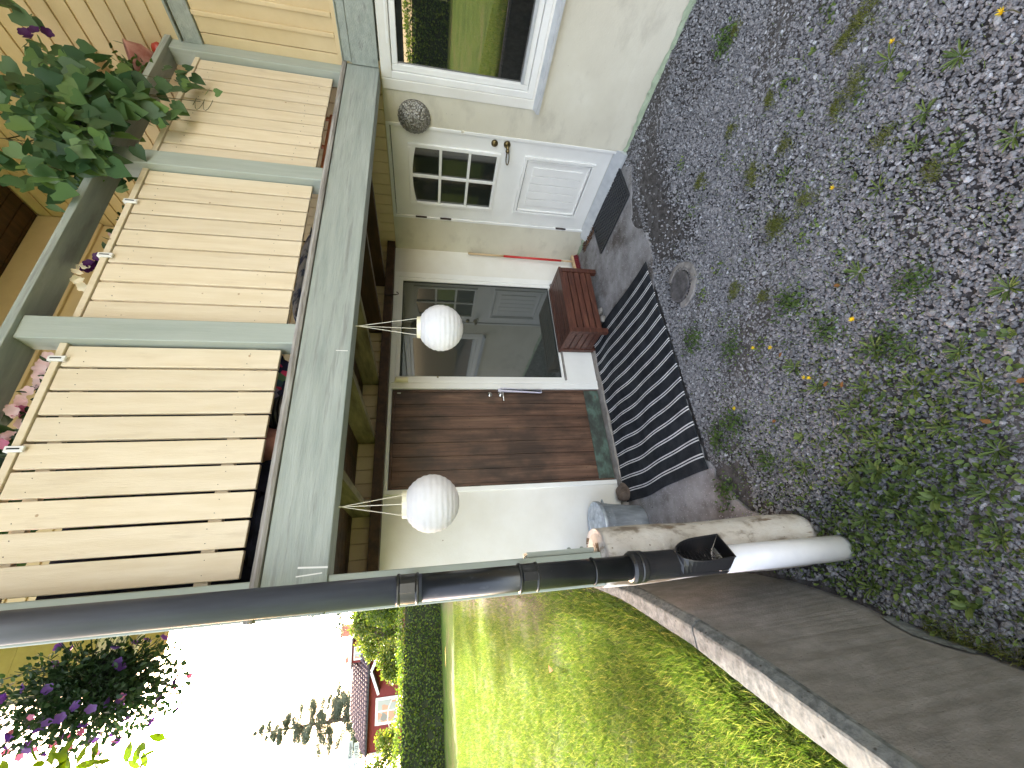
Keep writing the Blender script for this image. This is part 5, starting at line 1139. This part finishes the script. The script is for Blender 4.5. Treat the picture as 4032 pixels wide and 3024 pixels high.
# porch gable boards
m_ = MB()
def slant(u0, z0, u1, z1, wd=.13):
    p0, p1 = Vector(q3(u0, -.9, z0)), Vector(q3(u1, -.9, z1)); d_ = (p1-p0).normalized(); up = Vector((0, 0, 1)); nrm = (up-d_*up.dot(d_)).normalized()*wd
    v2 = vy*.08; m_.add([p0, p1, p1+nrm, p0+nrm, p0+v2, p1+v2, p1+nrm+v2, p0+nrm+v2], [(0, 1, 2, 3), (4, 7, 6, 5), (0, 4, 5, 1), (3, 2, 6, 7), (1, 5, 6, 2), (0, 3, 7, 4)])
slant(2.05, 4.62, 3.15, 4.20); slant(2.05, 4.62, 1.25, 4.28); m_.build('porch_bargeboard', 'white', RH)
m_ = MB(); m_.add([q3(2.05, -.88, 4.68), q3(3.2, -.88, 4.24), q3(3.2, 0, 4.24), q3(2.05, 0, 4.68), q3(1.2, -.88, 4.32), q3(1.2, 0, 4.32)], [(0, 1, 2, 3), (0, 3, 5, 4)]); m_.build('porch_roof', 'tile', RH)
# garden arch beside the red house window
m_ = MB(); m_.tube([q3(3.05, -2, 1.9), q3(3.05, -2, 3.45), q3(3.4, -2, 3.62), q3(3.9, -2, 3.66), q3(4.3, -2, 3.55), q3(4.35, -2, 1.9)], .035, 8); o = m_.build('garden_arch', 'cream', loc=q3(3.7, -2, 1.9)); setp(o, 'thin pale garden arch in front of the red house window', 'arch')

# street sign
SD = 21.0; sx_, sy_, _ = at(-14.78, 0, SD); zg = float(lawn_z(sx_, sy_))
SG = thing('street_sign', 'grey street sign pole with white plates reading Kisvägen 12-22', 'sign', (sx_, sy_, zg))
zp = 1.72+.1395*SD
m_ = MB(); m_.tube([(sx_, sy_, zg), (sx_-.02, sy_, zp)], .030, 12); m_.build('pole', 'zinc', SG, smooth=True)
M['plate'] = plain('white sign enamel', (.40, .43, .42), .5)
def plate(z0, h_, L_, text, ang_, col_='plate', d_=0.0):
    dx = Vector((math.cos(ang_), math.sin(ang_), 0)); nn = Vector((dx.y, -dx.x, 0)); c = Vector((sx_, sy_, 0))+dx*(.05+L_/2)+nn*.035
    m = MB(); m.obox((c.x, c.y, z0+h_/2), (L_, .012, h_), Matrix.Rotation(ang_, 4, 'Z')); p_ = m.build('sign_plate', col_, SG, bevel=.003)
    if text:
        cu = bpy.data.curves.new('lettering', 'FONT'); cu.body = text; cu.size = h_*.78; cu.extrude = .001; cu.align_x = 'CENTER'; cu.align_y = 'CENTER'; cu.offset = .0015
        to = bpy.data.objects.new('lettering_tmp', cu); col.objects.link(to); bpy.context.view_layer.update()
        me = bpy.data.meshes.new_from_object(to.evaluated_get(bpy.context.evaluated_depsgraph_get())); bpy.data.objects.remove(to)
        w_ = max(v.co.x for v in me.vertices)-min(v.co.x for v in me.vertices); k = min(1, L_*.86/w_)
        Mt = Matrix.Translation(c+nn*.008+Vector((0, 0, z0+h_/2))-WL[SG.name]) @ Matrix.Rotation(ang_, 4, 'Z') @ Matrix.Rotation(R(90), 4, 'X') @ Matrix.Diagonal((k, 1, 1, 1))
        me.transform(Mt); me.materials.clear(); me.materials.append(M['black']); lo = bpy.data.objects.new('lettering', me); col.objects.link(lo); lo.parent = p_
zA = 1.72+.1255*SD; zB = 1.72+.1165*SD-.01
plate(zA+.005, .175, .58, 'Kisvägen', R(-12)); plate(zB-.010, .175, .50, '12-22', R(-12)); plate(zA+.005, .175, .5, '', R(235), 'zinc'); plate(zB-.010, .175, .5, '', R(235), 'zinc')

# ------------------------------------------------------------------ weeds
def rosette(n, L0, wd, mat, lift=.5, tmpl=None, jitter=.2):
    tv, tf = tmpl if tmpl else (np.array([(0, 0, 0), (.10, .25, .02), (.07, .38, .03), (.13, .55, .03), (.08, .68, .02), (.10, .82, 0), (0, 1, -.05), (-.10, .82, 0), (-.08, .68, .02), (-.13, .55, .03), (-.07, .38, .03), (-.10, .25, .02), (0, .5, -.01)], float), np.array([(12, a, b) for a, b in zip(range(0, 12), list(range(1, 12))+[0])]))
    tv = tv*np.array([wd*.72, 1, 1]); a = np.arange(n)*2.399+rng.normal(size=n)*.3; el = lift*(.4+.9*rng.random(n))
    Yd = np.stack([np.cos(a), np.sin(a), el], 1); Nn = np.stack([-np.cos(a)*el, -np.sin(a)*el, np.ones(n)], 1)
    P = np.stack([np.cos(a), np.sin(a), np.zeros(n)], 1)*L0*.04+np.array([0, 0, .004]); s = L0*(1-jitter+2*jitter*rng.random(n))
    return scatter((tv, tf), P, Yd, Nn, s)
def place_label(x, y):
    if x < .35 and y > 1.0: return 'beside the white ground pipe'
    if y > 1.72: return 'at the rug edge'
    if x > 2.4: return 'near the wing wall'
    if x > 1.75: return 'in the gravel below the window'
    if y > 1.3 and x > .8: return 'in the gravel near the drain cover'
    if x > 1.15: return 'in the near right gravel'
    if y > 1.0: return 'in the middle of the gravel'
    return 'in the near gravel'
protos = {}
KIND = {'ros': ('dandelion_weed', 'narrow jagged leaved weed', 'weed', 'rosette weeds in the gravel'), 'broad': ('plantain_weed', 'broad oval leaved weed', 'weed', 'broad leaved weeds in the gravel'),
        'round': ('seedling', 'small round leaved seedling', 'weed', 'seedlings in the gravel'), 'moss': ('moss_tuft', 'yellow green moss tuft', 'moss', 'moss tufts in the gravel'),
        'clover': ('clover_patch', 'dark green low clover patch', 'clover', 'clover patches in the gravel'), 'flower': ('dandelion_flower', 'bright yellow dandelion flower', 'flower', 'yellow flowers in the gravel')}
def proto(kind):
    nm, lb, ct, gp = KIND[kind]; vs = []
    for v_ in range(3):
        if kind == 'ros': V, F = rosette(13+3*v_, .044, .8, 'weed', .55); mt = 'weed'
        elif kind == 'broad': V, F = rosette(8+v_, .042, 1.0, 'weed', .6, OVAL); mt = 'weed'
        elif kind == 'round': V, F = rosette(5+v_, .024, 1.6, 'weed', .5, OVAL); mt = 'weed'
        elif kind == 'moss':
            n = 380; r_ = .040*np.sqrt(rng.random(n)); a = rng.random(n)*6.28; r_ *= 1+.45*np.sin(3*a+v_)+.3*np.sin(5*a+2*v_); P = np.stack([r_*np.cos(a), r_*np.sin(a)*(.6+.2*v_), .012*np.cos(r_/.045*1.5)], 1); V, F = scatter(BLADE, P, rdir(n, (0, 0, 1), .8), rdir(n), .012); mt = 'moss'
        elif kind == 'clover':
            n = 150; P = np.stack([rng.normal(0, .030, n), rng.normal(0, .026, n), .006+.014*rng.random(n)], 1); V, F = scatter(OVAL, P, rdir(n, (0, 0, .4)), rdir(n, (0, 0, 1.2)), .013); mt = 'weedg'
        else:
            n = 46; a = rng.random(n)*6.28; el = rng.random(n)*.9; P = np.tile([0, 0, .060], (n, 1)); V, F = scatter(BLADE, P, np.stack([np.cos(a), np.sin(a), el], 1), np.tile([0, 0, 1.], (n, 1)), .013); V[:, :] = V; mt = 'dand'
        vs.append((V, F, mt))
    return nm, lb, ct, gp, vs
WOBJ = []
WEEDS = [('flower',1.38,0.28),('flower',1.64,0.48),('flower',1.35,0.86),('flower',0.98,1.53),('flower',0.92,1.43),('flower',0.71,1.33),('flower',0.695,1.305),('flower',0.82,1.04),('flower',0.75,1.77),('round',1.16,0.55),('round',1.54,0.53),('round',1.36,0.81),('round',2.06,0.57),('round',2.04,0.68),('round',1.84,0.84),('round',0.52,0.95),('round',0.49,1.52),('round',0.54,0.72),('round',-0.00,1.33),('round',0.02,1.41),('round',-0.19,1.20),('round',-0.09,1.41),('ros',1.65,0.53),('ros',1.35,0.55),('ros',1.27,0.62),('ros',1.24,0.77),('ros',1.66,1.03),('ros',1.42,0.41),('ros',1.06,0.45),('ros',1.00,0.97),('ros',0.66,0.66),('ros',0.69,1.06),('ros',0.61,0.96),('ros',0.55,0.84),('ros',0.43,0.84),('ros',0.57,1.16),('ros',0.66,1.34),('ros',0.52,1.25),('ros',0.50,1.01),('ros',0.23,0.90),('ros',0.34,0.99),('ros',0.12,0.98),('ros',0.35,1.56),('ros',0.36,1.21),('ros',0.80,1.40),('ros',-0.14,1.48),('ros',0.10,1.52),('ros',0.10,1.39),('ros',-0.01,1.01),('ros',-0.03,1.08),('broad',0.25,1.16),('broad',0.26,1.27),('broad',0.16,1.25),('broad',0.13,1.12),('broad',0.24,1.35),('broad',0.05,1.17),('broad',-0.20,1.19),('moss',1.91,0.58),('moss',1.91,0.50),('moss',1.70,0.64),('moss',1.69,0.73),('moss',1.79,0.96),('moss',1.46,1.00),('moss',1.47,1.17),('moss',1.14,0.63),('moss',1.40,0.67),('moss',1.21,1.395),('moss',1.37,1.54),('moss',1.84,1.16),('moss',2.09,0.92),('moss',2.22,1.15),('moss',1.49,1.18),('moss',2.70,0.88),('moss',2.19,1.47),('clover',1.08,1.28),('clover',0.87,1.19),('clover',0.84,0.84),('clover',0.68,1.01),('clover',1.09,1.71),('clover',1.31,1.96),('clover',0.66,2.02),('clover',0.70,1.87),('clover',0.44,1.76),('clover',0.36,2.10),('clover',2.73,0.95)]
for ki, xx, yy in WEEDS:
    if ki not in protos: protos[ki] = (proto(ki), {}, [0])
    (nm, lb, ct, gp, vs), cache, cnt = protos[ki]; v_ = cnt[0] % 3; cnt[0] += 1
    V, F, mt = vs[v_]
    if v_ not in cache:
        o = npmesh(nm, V, F, mt); cache[v_] = o
        if ki == 'flower': m = MB(); m.tube([(0, 0, 0), (.004, .002, .03), (0, 0, .060)], .0016, 6); m.build('stem', 'stem', o)
    else: o = copy_tree(cache[v_])
    o.location = (xx, yy, .004); o.rotation_euler = (random.uniform(-.12, .12), random.uniform(-.12, .12), random.uniform(0, 6.28)); s_ = random.uniform(.85, 1.25)*(1.35 if ki in ('moss', 'clover') else 1); o.scale = (s_, s_, s_)
    o['label'] = lb+' '+place_label(xx, yy); o['category'] = ct; o['group'] = gp; WOBJ.append(o)
from collections import defaultdict
_by = defaultdict(list)
for o in WOBJ: _by[o['label']].append(o)
ORD = ['first', 'second', 'third', 'fourth', 'fifth', 'sixth', 'seventh', 'eighth', 'ninth', 'tenth']
for lb_, os_ in _by.items():
    if len(os_) > 1:
        for k, o in enumerate(sorted(os_, key=lambda q: q.location.x)): o['label'] = lb_+', '+ORD[k]+' from the retaining wall'
# dense low greenery by the pipe and thin scatter elsewhere (nobody could count it)
parts_ = []
def cover(n, cx, cy, sx, sy, tm, s):
    P = np.stack([rng.normal(cx, sx, n), rng.normal(cy, sy, n), .004+.012*rng.random(n)], 1)
    ok = (P[:, 0] > np.interp(P[:, 1], [a for a, b in WALL], [b for a, b in WALL])+.01) & ((P[:, 0]-.062)**2+(P[:, 1]-1.752)**2 > .12**2) & (P[:, 1] < 2.17) & (P[:, 0] < 3.3) & ((P[:, 0]-1.735)**2+(P[:, 1]-1.94)**2 > .17**2)
    P = P[ok]; k = len(P); parts_.append(scatter(tm, P, rdir(k, (0, 0, .5), .9), rdir(k, (0, 0, 1.4)), s*(.6+.8*rng.random(k))))
cover(1900, .16, 1.18, .20, .20, OVAL, .023); cover(900, -.05, 1.45, .10, .20, OVAL, .018); cover(1100, .38, 1.0, .22, .2, OVAL, .017); cover(900, .45, 1.55, .28, .2, OVAL, .012)
cover(1500, 1.0, 1.1, .55, .4, BLADE, .022); cover(1200, 1.6, .85, .35, .3, BLADE, .018); cover(500, .5, 1.9, .4, .12, OVAL, .010); cover(700, -.28, 1.1, .05, .25, BLADE, .022)
for k in range(70):
    cx, cy = random.uniform(.1, 2.5), random.uniform(.4, 1.8); cover(random.randint(10, 40), cx, cy, .03, .03, random.choice([BLADE, OVAL]), random.uniform(.010, .020))
V = []; k = 0; Vs = []; Fs = []
for a, b_ in parts_: Vs.append(a); Fs.append(b_+k); k += len(a)
o = npmesh('ground_cover', np.concatenate(Vs), np.concatenate(Fs), 'weed', loc=(.5, 1.2, 0)); setp(o, 'low green weeds spreading through the gravel, densest beside the white pipe', 'weeds', kind='stuff')
# moss along the wall foot
n = 1600; y = rng.uniform(.75, 1.35, n); x = np.interp(y, [a for a, b in WALL], [b for a, b in WALL])+np.abs(rng.normal(0, .03, n))+.004
V, F = scatter(BLADE, np.stack([x, y, .004+.01*rng.random(n)], 1), rdir(n, (.2, 0, 1), .7), rdir(n), .018); o = npmesh('wall_moss', V, F, 'moss', loc=(-.35, 1.1, 0)); setp(o, 'brownish moss along the foot of the retaining wall', 'moss', kind='stuff')
# fallen leaves on gravel
LB = [('in the middle of the gravel', 1.0, 1.05), ('beside the twin dandelion flowers', .66, 1.28), ('just past the twin dandelion flowers', .61, 1.24), ('nearest the camera', .40, .77), ('among the near foreground weeds', .31, .87), ('near the long edge of the rug', .61, 1.63), ('by the single dandelion flower', .88, 1.45)]
leaf0 = None
for lbl, xx, yy in LB:
    if leaf0 is None:
        V, F = scatter(OVAL, np.array([[0, 0, .010]]), np.array([[1., .2, .1]]), np.array([[0, .1, 1.]]), .030); V[:, :2] *= 1.0; leaf0 = o = npmesh('fallen_leaf', V, F, 'deadleaf')
    else: o = copy_tree(leaf0)
    o.location = (xx, yy, .006); o.rotation_euler = (0, 0, random.uniform(0, 6.28)); setp(o, 'dry orange fallen leaf on the gravel, '+lbl, 'leaf', 'fallen leaves on the gravel')
# dry leaf litter under the white door sill
n = 420; P = np.stack([rng.uniform(3.20, 3.31, n), rng.uniform(2.82, 3.14, n), .014+.012*rng.random(n)], 1); V, F = scatter(QUAD, P, rdir(n), rdir(n, (0, 0, 1)), .018)
o = npmesh('leaf_litter', V, F, surf('brown leaf litter', [(.4, (.07, .035, .02)), (.6, (.20, .10, .05))], (1, 1, 1), 30, .9, 0, island=.4), loc=(3.25, 3, 0)); setp(o, 'brown leaf litter collected below the white door sill', 'leaf litter', kind='stuff')
